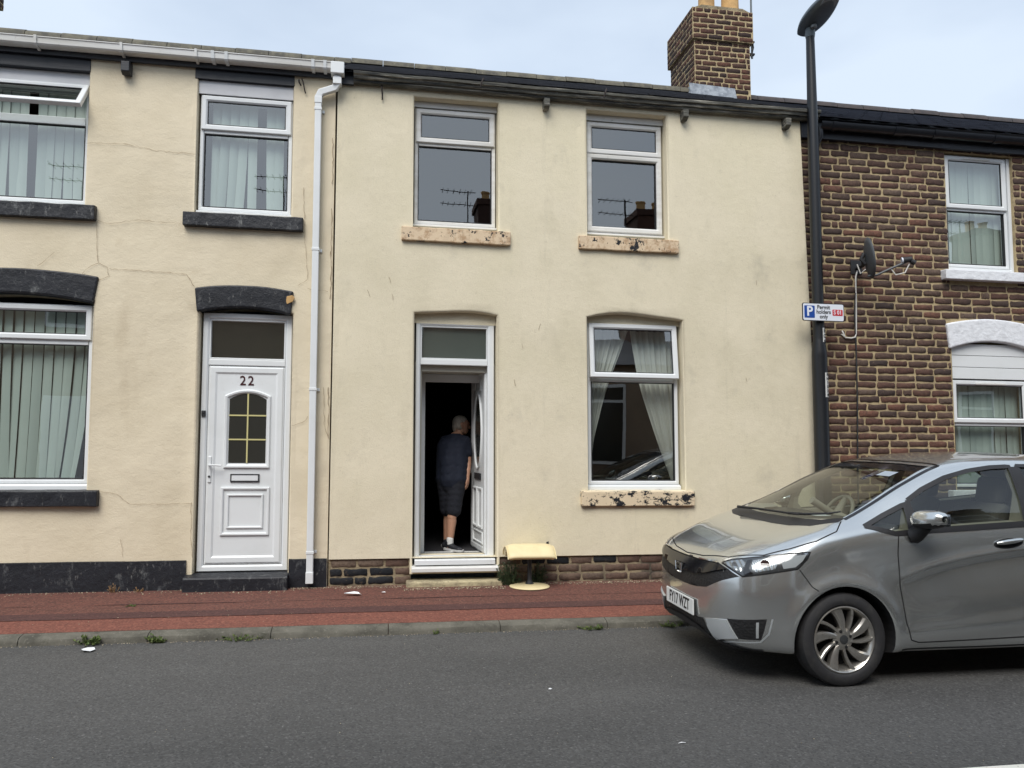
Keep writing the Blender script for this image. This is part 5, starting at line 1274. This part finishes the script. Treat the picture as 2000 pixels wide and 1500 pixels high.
def curtain(inner, outer, label, seed, y=.27, sgn=1):
    """inner(z), outer(z): edges of the gathered cloth"""
    r = random.Random(seed); t = MB(); nz_, nx_ = 26, 60; vs = []
    for k in range(nz_ + 1):
        z = 2.72 - (2.72 - .98) * k / nz_; a, c = inner(z), outer(z); wd = abs(c - a)
        for i in range(nx_ + 1):
            u = i / nx_; ph = u * 7.5 * 2 * pi + .6 * sin(3 * u + seed)
            am = .010 + .016 * min(1, .16 / max(wd, .05))
            vs.append((a + (c - a) * u, y + am * sin(ph) + .012 * sin(ph * .37 + z * 1.5), z))
    m = nx_ + 1
    return tag(t.add(vs, [(k * m + i, k * m + i + 1, (k + 1) * m + i + 1, (k + 1) * m + i) for k in range(nz_) for i in range(nx_)]).build('curtain', 'lace', smooth=60), label, 'curtain', 'net curtains in the ground floor window')
def lerp_t(tab):
    zs = [a for a, _ in tab][::-1]; xs = [b for _, b in tab][::-1]
    return lambda z: pchip(zs, xs, z)
curtain(lerp_t([(2.72, 2.68), (2.45, 2.58), (2.14, 2.46), (1.75, 2.345), (1.43, 2.265), (.98, 2.225)]), lambda z: 2.185, 'narrow white net curtain drawn back on the door side of the lower window', 2)
curtain(lerp_t([(2.72, 2.70), (2.45, 2.74), (2.14, 2.80), (1.75, 2.92), (1.4, 3.04), (1.06, 3.17), (.98, 3.19)]), lambda z: 3.235, 'wide white net curtain swept back on the car side of the lower window', 5)

# ================================================================== STREET LAMP, SIGN, DISH
SL = thing('street_lamp', (4.757, -.16, 0), 'tall black street lamp post with grey lantern beside the brick house', 'street lamp')
MB().lathe([(.088, -.05), (.088, .02), (.083, .03), (.083, 2.45), (.080, 2.50), (.064, 2.62), (.062, 2.64), (.062, 4.6), (.046, 6.22), (.03, 6.24)], (4.757, -.16, 0), n=28).build('post', 'post', SL, smooth=35)
MB().box(4.757 - .05, 4.757 + .05, -.249, -.235, .55, 1.05).build('access_door', 'post', SL, bevel=.004)
# lantern: teardrop shell reaching out over the road
b = MB(); vs = []; fs = []; n1, n2 = 20, 16
for i in range(n2 + 1):
    u = i / n2; yy_ = -.02 - .72 * u; wd = .155 * (sin(pi * min(1, (u * .93 + .07))) ** .55) * (1 - .25 * u) + .012; zc = 6.235 + .13 * u; h = (.105 * sin(pi * min(1, u * .9 + .1)) ** .6 + .012) * (1 - .25 * u)
    for k in range(n1):
        t = 2 * pi * k / n1; z = sin(t); vs.append((4.757 + wd * cos(t), yy_, zc + (h * z if z > 0 else .045 * z * (h / .1))))
fs = [(i * n1 + k, i * n1 + (k + 1) % n1, (i + 1) * n1 + (k + 1) % n1, (i + 1) * n1 + k) for i in range(n2) for k in range(n1)] + [tuple(range(n1)), tuple(n2 * n1 + k for k in range(n1 - 1, -1, -1))]
lan = b.add(vs, fs).build('lantern', 'lantern', SL, smooth=50)
MB().lathe([(.05, 6.12), (.055, 6.15), (.055, 6.24)], (4.757, -.16, 0), n=20).build('collar', 'lantern', SL, smooth=40)
b = MB().prism([(4.68, -.30), (4.834, -.30), (4.845, -.60), (4.80, -.68), (4.714, -.68), (4.669, -.60)], 6.20, 6.225, 'z'); b.v = [(x, y, z + (-.02 - y) / .72 * .13 + .005) for x, y, z in b.v]
b.build('lens', 'lantern_lens', lan, bevel=.006)
MB().lathe([(.035, 6.195), (.035, 6.225), (.02, 6.228)], (4.757, -.24, 0), n=16).build('sensor', 'lantern_lens', lan, smooth=40)
for (zz, txt, h) in ((2.60, 'EC826', .31), (2.12, 'RN1528', .27)):
    rr = .0655 if zz > 2.62 else .085; rr = .067 if zz == 2.60 else .0845; cz_ = zz; pv_ = MB(); vs = []; n = 6
    for i in range(n + 1):
        t = radians(-78 + 54 * i / n); vs += [(4.757 + rr * sin(t + radians(86)), -.16 - rr * cos(t + radians(86)), cz_ - h / 2), (4.757 + rr * sin(t + radians(86)), -.16 - rr * cos(t + radians(86)), cz_ + h / 2)]
    st = pv_.add(vs, [(2 * i, 2 * i + 2, 2 * i + 3, 2 * i + 1) for i in range(n)]).build('number_label', 'sticker_white', SL, smooth=60)
    for i, chx in enumerate(txt): put_text('lettering', chx, h / len(txt) * .95, (4.757 + rr * sin(radians(30)), -.16 - rr * cos(radians(30)) - .006, cz_ + h / 2 - h * (i + .5) / len(txt)), 'ink', st, .8, .0012)
SG = thing('parking_sign', (4.76, -.25, 2.82), 'white parking sign reading Permit holders only S 01 on the lamp post', 'sign')
rc = lambda x0, x1, z0, z1, r_: [(x + r_ * cos(a), z + r_ * sin(a)) for (x, z, a0) in ((x1 - r_, z1 - r_, 0), (x0 + r_, z1 - r_, pi / 2), (x0 + r_, z0 + r_, pi), (x1 - r_, z0 + r_, 1.5 * pi)) for a in [a0 + pi / 2 * i / 4 for i in range(5)]]
MB().prism(rc(4.510, 5.010, 2.822, 3.022, .02), -.258, -.250).build('backing', 'black_pvc', SG)
MB().prism(rc(4.518, 5.002, 2.830, 3.014, .016), -.2605, -.2582).build('face', 'sign_white', SG)
pb = MB().prism(rc(4.532, 4.655, 2.856, 2.992, .008), -.2625, -.2607).build('blue_square', 'sign_blue', SG)
put_text('lettering', 'P', .150, (4.594, -.2635, 2.924), 'sign_white', pb, .95, .004)
for i, tx in enumerate(('Permit', 'holders', 'only')): put_text('lettering', tx, .062, (4.762, -.2615, 2.976 - i * .052), 'ink', SG, .92, .0011)
rb = MB().prism(rc(4.868, 4.990, 2.888, 2.956, .008), -.2625, -.2607).build('red_tab', 'sign_red', SG)
put_text('lettering', 'S 01', .066, (4.929, -.2635, 2.922), 'sign_white', rb, .86, .0012)
MB().box(4.69, 4.825, -.25, -.215, 2.94, 2.965).box(4.69, 4.825, -.25, -.215, 2.87, 2.895).build('clip', 'lantern_lens', SG)

DH = thing('satellite_dish', (5.36, .04, 3.5), 'dark grey satellite dish on the brick wall beside the lamp post', 'satellite dish')
nn = Vector((.93, -.34, .12)).normalized(); uu = Vector((0, 0, 1)).cross(nn).normalized(); vv = nn.cross(uu); dc = Vector((5.335, -.27, 3.555)); b = MB(); vs = [dc - nn * .045]; fs = []
for k in range(1, 6):
    for i in range(28):
        t = 2 * pi * i / 28; r_ = k / 5; vs.append(dc + uu * .205 * r_ * cos(t) + vv * .235 * r_ * sin(t) + nn * (.045 * r_ * r_ - .045))
fs = [(0, 1 + i, 1 + (i + 1) % 28) for i in range(28)] + [(1 + (k - 1) * 28 + i, 1 + (k - 1) * 28 + (i + 1) % 28, 1 + k * 28 + (i + 1) % 28, 1 + k * 28 + i) for k in range(1, 5) for i in range(28)]
b.add(vs, fs); dsh = b.build('reflector', 'dish', DH, smooth=60); dsh.modifiers.new('t', 'SOLIDIFY').thickness = .006
lb_ = dc - vv * .20 + nn * .0; le = dc - vv * .10 + nn * .40
MB().tube([lb_ - nn * .05, lb_ + nn * .05, lb_.lerp(le, .6), le - nn * .02], .013, 8).build('arm', 'dish', DH, smooth=40)
hb = MB().tube([le - nn * .06 + vv * .02, le + nn * .03 + vv * .02], [.034, .03], 12).tube([le + nn * .02, le + nn * .06 - vv * .03], .028, 10)
hb.build('receiver', 'gasket', DH, smooth=40); MB().tube([le - nn * .075 + vv * .02, le - nn * .062 + vv * .02], .033, 14).build('receiver_cap', 'sign_white', DH, smooth=40)
MB().tube([(5.37, .05, 3.50), (5.37, -.10, 3.51), dc - nn * .07], .02, 10).box(5.30, 5.44, .028, .042, 3.44, 3.60).tube([dc - nn * .05 - vv * .06, dc - nn * .09, dc - nn * .05 + vv * .06], .022, 8).build('bracket', 'gasket', DH, smooth=40)
MB().tube([le + nn * .0 - vv * .03, le - nn * .06 - vv * .12, le - nn * .16 - vv * .13, le - nn * .2 - vv * .05], .007, 6).tube([dc - nn * .06 - vv * .12, dc - nn * .12 - vv * .16, dc - nn * .14 - vv * .05], .007, 6).build('loop_cable', 'cable_white', DH, smooth=40)
tag(MB().tube([(5.375, .02, 3.48), (5.352, .022, 3.40), (5.345, .022, 3.0), (5.335, .022, 2.74), (5.32, .022, 2.70), (5.27, .022, 2.685), (5.20, .022, 2.69), (5.155, .03, 2.73)], .0085, 6).tube([(5.19, .022, 2.70), (5.175, .022, 2.74), (5.17, .04, 2.77)], .008, 6).build('cable', 'cable_white', smooth=40), 'white cable running down from the satellite dish into the wall', 'cable')
tag(MB().tube([(5.37, .024, 3.47), (5.325, .024, 3.0), (5.33, .024, 2.66), (5.325, .024, 2.0), (5.30, .024, 1.2), (5.29, .024, .05)], .0085, 6).build('cable', 'gasket', smooth=40), 'thin black cable running down the brick wall behind the car', 'cable')
AP = thing('aerial_pole', (5.66, 3.1, 7.6), 'thin aerial pole strapped to the side of the chimney', 'aerial')
MB().tube([(5.665, 3.0, 7.55), (5.67, 3.0, 9.4)], .016, 8).build('pole', 'lantern', AP, smooth=40)
MB().box(5.60, 5.70, 2.97, 3.03, 7.60, 7.625).box(5.60, 5.70, 2.97, 3.03, 7.80, 7.825).tube([(5.63, 2.96, 7.55), (5.68, 2.98, 7.72), (5.64, 2.95, 7.88)], .012, 6).build('bracket', 'gasket', AP)

# ================================================================== FOOTSTOOL
FS = thing('footstool', (1.46, -.22, 0), 'cream leather footstool with round base outside the open door', 'footstool')
MB().lathe([(.02, .03), (.05, .028), (.16, .018), (.198, .012), (.205, .006), (.203, 0.001), (.02, .001)], (1.462, -.20, -.003), n=40).build('base', 'leather', FS, smooth=40)
MB().lathe([(.045, .03), (.03, .05), (.022, .07), (.022, .28)], (1.462, -.20, 0), n=16).build('column', 'gasket', FS, smooth=40)
b = MB(); vs = []; n1, n2 = 16, 14
for i in range(n1 + 1):                      # saddle pad: arched front to back, flat across
    a = pi * (.10 + .80 * i / n1); ring = []
    for k in range(n2 + 1):
        u = -1 + 2 * k / n2; ed = 1 - .10 * abs(u) ** 8
        vs.append((1.455 + .245 * u, -.225 + .205 * cos(a) * ed, .255 + .165 * sin(a) * ed + .01 * (1 - abs(u) ** 6)))
m = n2 + 1; fs = [(i * m + k, i * m + k + 1, (i + 1) * m + k + 1, (i + 1) * m + k) for i in range(n1) for k in range(n2)]
sp = b.add(vs, fs).build('pad', 'leather', FS, smooth=60); so = sp.modifiers.new('t', 'SOLIDIFY'); so.thickness = .055; so.offset = -1; bv_ = sp.modifiers.new('b', 'BEVEL'); bv_.width = .018; bv_.segments = 3; bv_.limit_method = 'ANGLE'; bv_.angle_limit = radians(50)
for u in (-1, 1): MB().tube([(1.455 + .243 * u, -.225 + .205 * .9 * cos(pi * (.10 + .8 * i / 12)), .255 + .165 * .9 * sin(pi * (.10 + .8 * i / 12))) for i in range(13)], .006, 6).build('piping', 'leather', FS, smooth=50)

# ================================================================== WEEDS, LITTER, GRIT
def weed(name, x, y, z, r_, h, n, mat, label, group, seed, leaf=.018):
    rr = random.Random(seed); t = thing(name, (x, y, z), label, 'weed', group); b = MB(); s_ = MB()
    for i in range(n):
        a = rr.uniform(0, 2 * pi); d = r_ * sqrt(rr.random()); hh = h * rr.uniform(.25, 1) * (1 - .5 * d / r_); p0 = Vector((x + d * .5 * cos(a), y + d * .25 * sin(a), z)); p1 = Vector((x + d * cos(a), y + d * .55 * sin(a), z + hh))
        s_.tube([p0, p0.lerp(p1, .5) + Vector((0, 0, .1 * hh)), p1], .0016, 4)
        for k in range(5):
            c = p0.lerp(p1, rr.uniform(.25, 1.05)); dr = Vector((rr.uniform(-1, 1), rr.uniform(-1, 1), rr.uniform(-.1, .9))).normalized(); sd_ = dr.cross(Vector((rr.uniform(-.3, .3), rr.uniform(-.3, .3), 1))).normalized(); L_ = leaf * rr.uniform(.6, 1.5)
            nn_ = dr.cross(sd_) * L_ * .2
            b.add([c, c + dr * L_ * .5 + sd_ * L_ * .32, c + dr * L_ - nn_, c + dr * L_ * .5 - sd_ * L_ * .32, c + dr * L_ * .5 + nn_], [(0, 1, 4), (1, 2, 4), (2, 3, 4), (3, 0, 4)])
    b.build('leaves', mat, t); s_.build('stems', mat, t)
    return t
KG = 'weeds along the kerb'
weed('weed_clump', -2.20, -1.615, -.10, .10, .085, 26, 'leaf', 'broad green weed at the kerb below the black sill, nearest the left edge', KG, 1, .024)
weed('weed_clump', -1.73, -1.615, -.10, .085, .07, 22, 'leaf', 'small green weed at the kerb left of door 22', KG, 2, .022)
weed('weed_clump', -1.12, -1.615, -.10, .19, .06, 44, 'leaf', 'wide yellowish weed at the kerb in front of door 22', KG, 3, .018)
weed('weed_clump', 1.72, -1.615, -.10, .12, .055, 30, 'leaf', 'low weed at the kerb in front of the footstool', KG, 4, .018)
weed('weed_clump', 2.44, -1.615, -.10, .12, .06, 26, 'leaf', 'weed at the kerb under the car bumper', KG, 5, .018)
weed('weed_clump', .42, -1.615, -.10, .03, .05, 7, 'leaf', 'tiny weed at the kerb in front of the open door', KG, 6, .014)
weed('weed_clump', -2.2, -.66, -.0145, .05, .015, 12, 'leaf', 'flat weed growing in the red pavement crack', None, 7, .012)
weed('weed_bush', 1.27, -.10, .0, .14, .36, 90, 'leaf_dark', 'dark green weed growing against the wall behind the footstool', None, 8, .022)
weed('weed_bush', 1.58, -.06, .0, .10, .30, 50, 'leaf_dark', 'dark weed at the wall on the car side of the footstool post', None, 9, .020)
weed('dry_weed', -2.53, -.06, .0, .06, .13, 16, 'dry', 'dry brown weed against the black plinth', 'dry weeds at the plinth', 10, .012)
weed('dry_weed', -2.30, -.06, .0, .06, .07, 10, 'dry', 'small dry weed right of the taller one at the plinth', 'dry weeds at the plinth', 11, .012)
def scrap(x, y, z, pts, label, hh=.02):
    b = MB(); n = len(pts); b.add([(x + p[0], y + p[1], z + .003 + hh * random.random()) for p in pts] + [(x, y, z + hh)], [(i, (i + 1) % n, n) for i in range(n)])
    o = b.build('litter_scrap', 'paper'); o.modifiers.new('t', 'SOLIDIFY').thickness = .002
    return tag(o, label, 'litter', 'scraps of litter')
scrap(-.28, -.42, -.006, [(-.09, -.02), (-.01, -.03), (.06, -.05), (.075, -.02), (.04, .0), (.05, .04), (0, .03), (-.08, .01)], 'white crumpled paper on the pavement near the downpipe', .035)
scrap(-2.14, -1.80, -.10, [(-.045, 0), (-.02, -.04), (.03, -.04), (.05, .0), (.03, .04), (-.02, .045)], 'white scrap lying on the road below the kerb', .02)
scrap(.0, -.36, -.004, [(-.02, 0), (0, -.012), (.02, 0), (.01, .012)], 'tiny white scrap beside the crumpled paper', .01)
scrap(1.05, -3.1, -.10, [(-.012, 0), (0, -.008), (.014, 0), (0, .008)], 'tiny pale scrap in the middle of the road', .006)
scrap(1.55, -4.05, -.10, [(-.02, .0), (.0, -.005), (.02, -.006), (.0, .006)], 'small white sliver on the road in front of the car wheel', .006)
b = MB(); rr = random.Random(4)
def stone(x, y, z, s):
    q = [(rr.uniform(.6, 1.2) * s, ) for _ in range(6)]
    b.add([(x + q[0][0], y, z), (x - q[1][0], y, z), (x, y + q[2][0], z), (x, y - q[3][0], z), (x, y, z + q[4][0] * .8), (x, y, z - .002)], [(0, 2, 4), (2, 1, 4), (1, 3, 4), (3, 0, 4), (2, 0, 5), (1, 2, 5), (3, 1, 5), (0, 3, 5)])
for i in range(1500):
    x = rr.uniform(-3.8, 3.6); d = abs(rr.gauss(0, .05)) + .005
    y = -.03 - d - (.14 if (-1.9 < x < -.93 or .2 < x < 1.22) else 0)
    if rr.random() < .75 and x < -.9: continue
    stone(x, y, .003 + CF * y, rr.uniform(.003, .009) * (1.6 if rr.random() < .04 else 1))
for i in range(90): y = rr.uniform(-1.35, -.1); stone(rr.uniform(-3.6, 3), y, .008 + CF * y, rr.uniform(.002, .006))
for i in range(420): x = rr.uniform(-4, 3); stone(x, -1.605 - abs(rr.gauss(0, .02)), -.098, rr.uniform(.002, .006))
for i in range(110): stone(rr.uniform(-4, 5), rr.uniform(-4.8, -1.7), -.098, rr.uniform(.0015, .004))
tag(b.build('grit', 'grit', loc=(0, -.1, 0)), 'pale grit and crumbled mortar along the foot of the walls and the kerb', 'grit', kind='stuff')

# ================================================================== MAN IN THE DOORWAY
def skin_mesh(chains, voxel=.008, sm=4):
    """chains: lists of (point, radius); grows a tapering surface round each and fuses them into one skin"""
    me = bpy.data.meshes.new('s'); bm = bmesh.new()
    for ch_ in chains:
        pts = [(Vector(p), r) for p, r in ch_]
        for (p, r), (q_, r2) in zip(pts, pts[1:]):
            n = max(1, int((q_ - p).length / (min(r, r2) * .55)))
            for i in range(n + 1):
                c = p.lerp(q_, i / n); rad = r + (r2 - r) * i / n
                bmesh.ops.create_icosphere(bm, subdivisions=2, radius=rad, matrix=Matrix.Translation(c))
    bm.to_mesh(me); bm.free(); return fuse(me, voxel, sm)
def fuse(me, voxel, sm):
    o = bpy.data.objects.new('s', me); COL.objects.link(o)
    r = o.modifiers.new('r', 'REMESH'); r.mode = 'VOXEL'; r.voxel_size = voxel
    s_ = o.modifiers.new('s', 'SMOOTH'); s_.iterations = sm; s_.factor = .5
    out_ = bpy.data.meshes.new_from_object(o.evaluated_get(bpy.context.evaluated_depsgraph_get())); bpy.data.objects.remove(o)
    for p in out_.polygons: p.use_smooth = True
    return out_
PM = thing('person', (.73, .65, .262), 'person in navy shirt and shorts leaning in through the open doorway', 'person')
zs_ = lambda p: sh(p)
V_ = lambda *p: zs_(p)
body_ch = [
 [(V_(.79, .68, 1.04), .085), (V_(.765, .61, .72), .056), (V_(.757, .60, .66), .054), (V_(.752, .60, .58), .057), (V_(.745, .565, .36), .036), (V_(.745, .56, .31), .038)],
 [(V_(.66, .70, 1.04), .085), (V_(.682, .70, .72), .056), (V_(.682, .71, .66), .054), (V_(.680, .72, .58), .057), (V_(.672, .69, .36), .036), (V_(.672, .70, .31), .038)],
 [(V_(.725, .69, 1.06), .115), (V_(.72, .73, 1.22), .115), (V_(.72, .80, 1.38), .12), (V_(.725, .85, 1.47), .10), (V_(.74, .90, 1.53), .058), (V_(.757, .925, 1.58), .055)],
 [(V_(.725, .84, 1.475), .075), (V_(.848, .82, 1.465), .058), (V_(.885, .785, 1.30), .045), (V_(.893, .77, 1.22), .042), (V_(.902, .72, 1.13), .036), (V_(.910, .695, 1.07), .026)],
 [(V_(.725, .84, 1.475), .075), (V_(.598, .86, 1.465), .058), (V_(.565, .95, 1.30), .045), (V_(.575, 1.0, 1.22), .042), (V_(.62, 1.12, 1.17), .034), (V_(.64, 1.17, 1.15), .026)],
 # right hand: palm, four curled fingers, thumb from its side
 [(V_(.910, .692, 1.06), .024), (V_(.908, .684, 1.03), .026), (V_(.906, .68, 1.0), .024)], [(V_(.912, .704, 1.02), .018), (V_(.910, .702, .99), .016)], [(V_(.906, .664, 1.02), .016), (V_(.904, .662, .995), .015)],
 [(V_(.912, .706, .985), .0095), (V_(.905, .708, .955), .009), (V_(.893, .704, .935), .008)], [(V_(.910, .690, .982), .0098), (V_(.902, .690, .948), .009), (V_(.888, .688, .927), .008)],
 [(V_(.908, .674, .982), .0095), (V_(.900, .673, .951), .009), (V_(.887, .672, .932), .008)], [(V_(.905, .659, .985), .0088), (V_(.898, .656, .960), .008), (V_(.888, .655, .944), .007)],
 [(V_(.905, .702, 1.035), .0115), (V_(.888, .712, 1.01), .0105), (V_(.880, .712, .985), .009)],
 # left hand reaching ahead
 [(V_(.645, 1.18, 1.15), .025), (V_(.655, 1.22, 1.14), .024)], [(V_(.67, 1.23, 1.155), .009), (V_(.685, 1.27, 1.15), .008)], [(V_(.665, 1.24, 1.142), .009), (V_(.68, 1.285, 1.132), .008)], [(V_(.656, 1.24, 1.13), .009), (V_(.668, 1.28, 1.115), .008)], [(V_(.645, 1.235, 1.12), .008), (V_(.655, 1.265, 1.10), .007)], [(V_(.635, 1.20, 1.16), .011), (V_(.645, 1.225, 1.18), .009)],
]
fd = Vector((.88, .46, -.10)).normalized(); hc = Vector(V_(.765, .945, 1.645)); fr_ = fd.cross(Vector((0, 0, 1))).normalized(); fu = fr_.cross(fd)
hp = lambda f, r_, u: tuple(hc + fd * f + fr_ * r_ + fu * u)
body_ch += [[(hp(-.02, 0, .02), .082), (hp(.015, 0, .015), .080)], [(hp(.02, 0, -.02), .070), (hp(.045, 0, -.065), .045)], [(hp(-.03, 0, -.03), .066), (hp(-.02, 0, -.07), .055)],
            [(hp(.09, 0, .012), .012), (hp(.108, 0, -.018), .014)], [(hp(.086, .03, .03), .012), (hp(.086, -.03, .03), .012)], [(hp(.082, .02, -.055), .011), (hp(.082, -.02, -.055), .011)]]
for s in (-1, 1): body_ch += [[(hp(-.005, s * .078, .018), .014), (hp(-.012, s * .088, .0), .012), (hp(.0, s * .082, -.025), .011)]]
finish('body', skin_mesh(body_ch, .0075, 3), 'skin', PM); PMo = ORG[PM.name]
def local(me):
    for v in me.vertices: v.co -= PMo
    return me
local(PM.children[0].data)
def cloth(name, ch_, mat, voxel=.010, sm=5):
    return finish(name, local(skin_mesh(ch_, voxel, sm)), mat, PM)
cloth('shirt', [[(V_(.725, .695, 1.03), .158), (V_(.715, .73, 1.20), .156), (V_(.715, .795, 1.36), .152), (V_(.725, .84, 1.45), .115), (V_(.735, .875, 1.50), .075)], [(V_(.655, .71, 1.04), .125), (V_(.64, .80, 1.38), .125)], [(V_(.79, .69, 1.04), .125), (V_(.79, .79, 1.38), .122)],
               [(V_(.725, .84, 1.46), .10), (V_(.848, .82, 1.458), .070), (V_(.884, .787, 1.325), .062)], [(V_(.725, .84, 1.46), .10), (V_(.598, .86, 1.458), .070), (V_(.566, .945, 1.325), .062)]], 'shirt')
cloth('shorts', [[(V_(.725, .69, 1.05), .135), (V_(.725, .69, .98), .135)], [(V_(.79, .685, 1.02), .118), (V_(.775, .64, .82), .098), (V_(.768, .62, .70), .092)], [(V_(.66, .70, 1.02), .118), (V_(.672, .70, .82), .098), (V_(.676, .705, .70), .092)]], 'shorts')
cloth('hair', [[(hp(-.028, 0, .032), .083), (hp(-.002, 0, .040), .078)], [(hp(-.045, 0, -.02), .062), (hp(-.05, 0, -.045), .05)], [(hp(-.03, .04, -.015), .048), (hp(-.03, -.04, -.015), .048)]], 'hair', .008, 2)
for (ax_, ay, tx, ty_) in ((.745, .562, .895, .475), (.672, .70, .60, .86)):
    d = Vector((tx - ax_, ty_ - ay, 0)).normalized(); o = Vector((ax_, ay, 0)) - d * .075; sdv = Vector((-d.y, d.x, 0)); P = lambda f, s, z: tuple(o + d * f + sdv * s + Vector((0, 0, z)))
    outl = [(0, -.025), (.0, .025), (.04, .036), (.13, .036), (.20, .046), (.255, .034), (.272, 0), (.255, -.036), (.20, -.046), (.13, -.034), (.04, -.034)]
    n = len(outl); lo = [P(f, s, .263) for f, s in outl]; md = [P(f * 1.01 - .001, s * 1.05, .284 + .012 * (f < .06)) for f, s in outl]
    so_ = MB().add(lo + md, [tuple(range(n)), tuple(range(2 * n - 1, n - 1, -1))] + [(i, (i + 1) % n, n + (i + 1) % n, n + i) for i in range(n)]); shoe = so_.build('shoe_sole', 'sole', PM, smooth=50)
    hts = [(0, .088), (.04, .095), (.085, .082), (.13, .062), (.20, .045), (.255, .030)]
    ch_ = [[(zs_(P(f, 0, .280 + h * .40)), h * .48 if f > .1 else .040) for f, h in hts], [(zs_(P(.05, 0, .31)), .042), (zs_(P(.06, 0, .345)), .042)], [(zs_(P(.13, .012, .295)), .026), (zs_(P(.22, .015, .292)), .022)], [(zs_(P(.13, -.012, .295)), .026), (zs_(P(.22, -.015, .292)), .022)]]
    cloth('shoe', ch_, 'shoe', .007, 2)
    cloth('sock', [[(zs_((ax_, ay, .34)), .040), (zs_((ax_, ay + .004, .385)), .041)]], 'sock', .008, 2)

PM.rotation_euler.z = radians(-20)
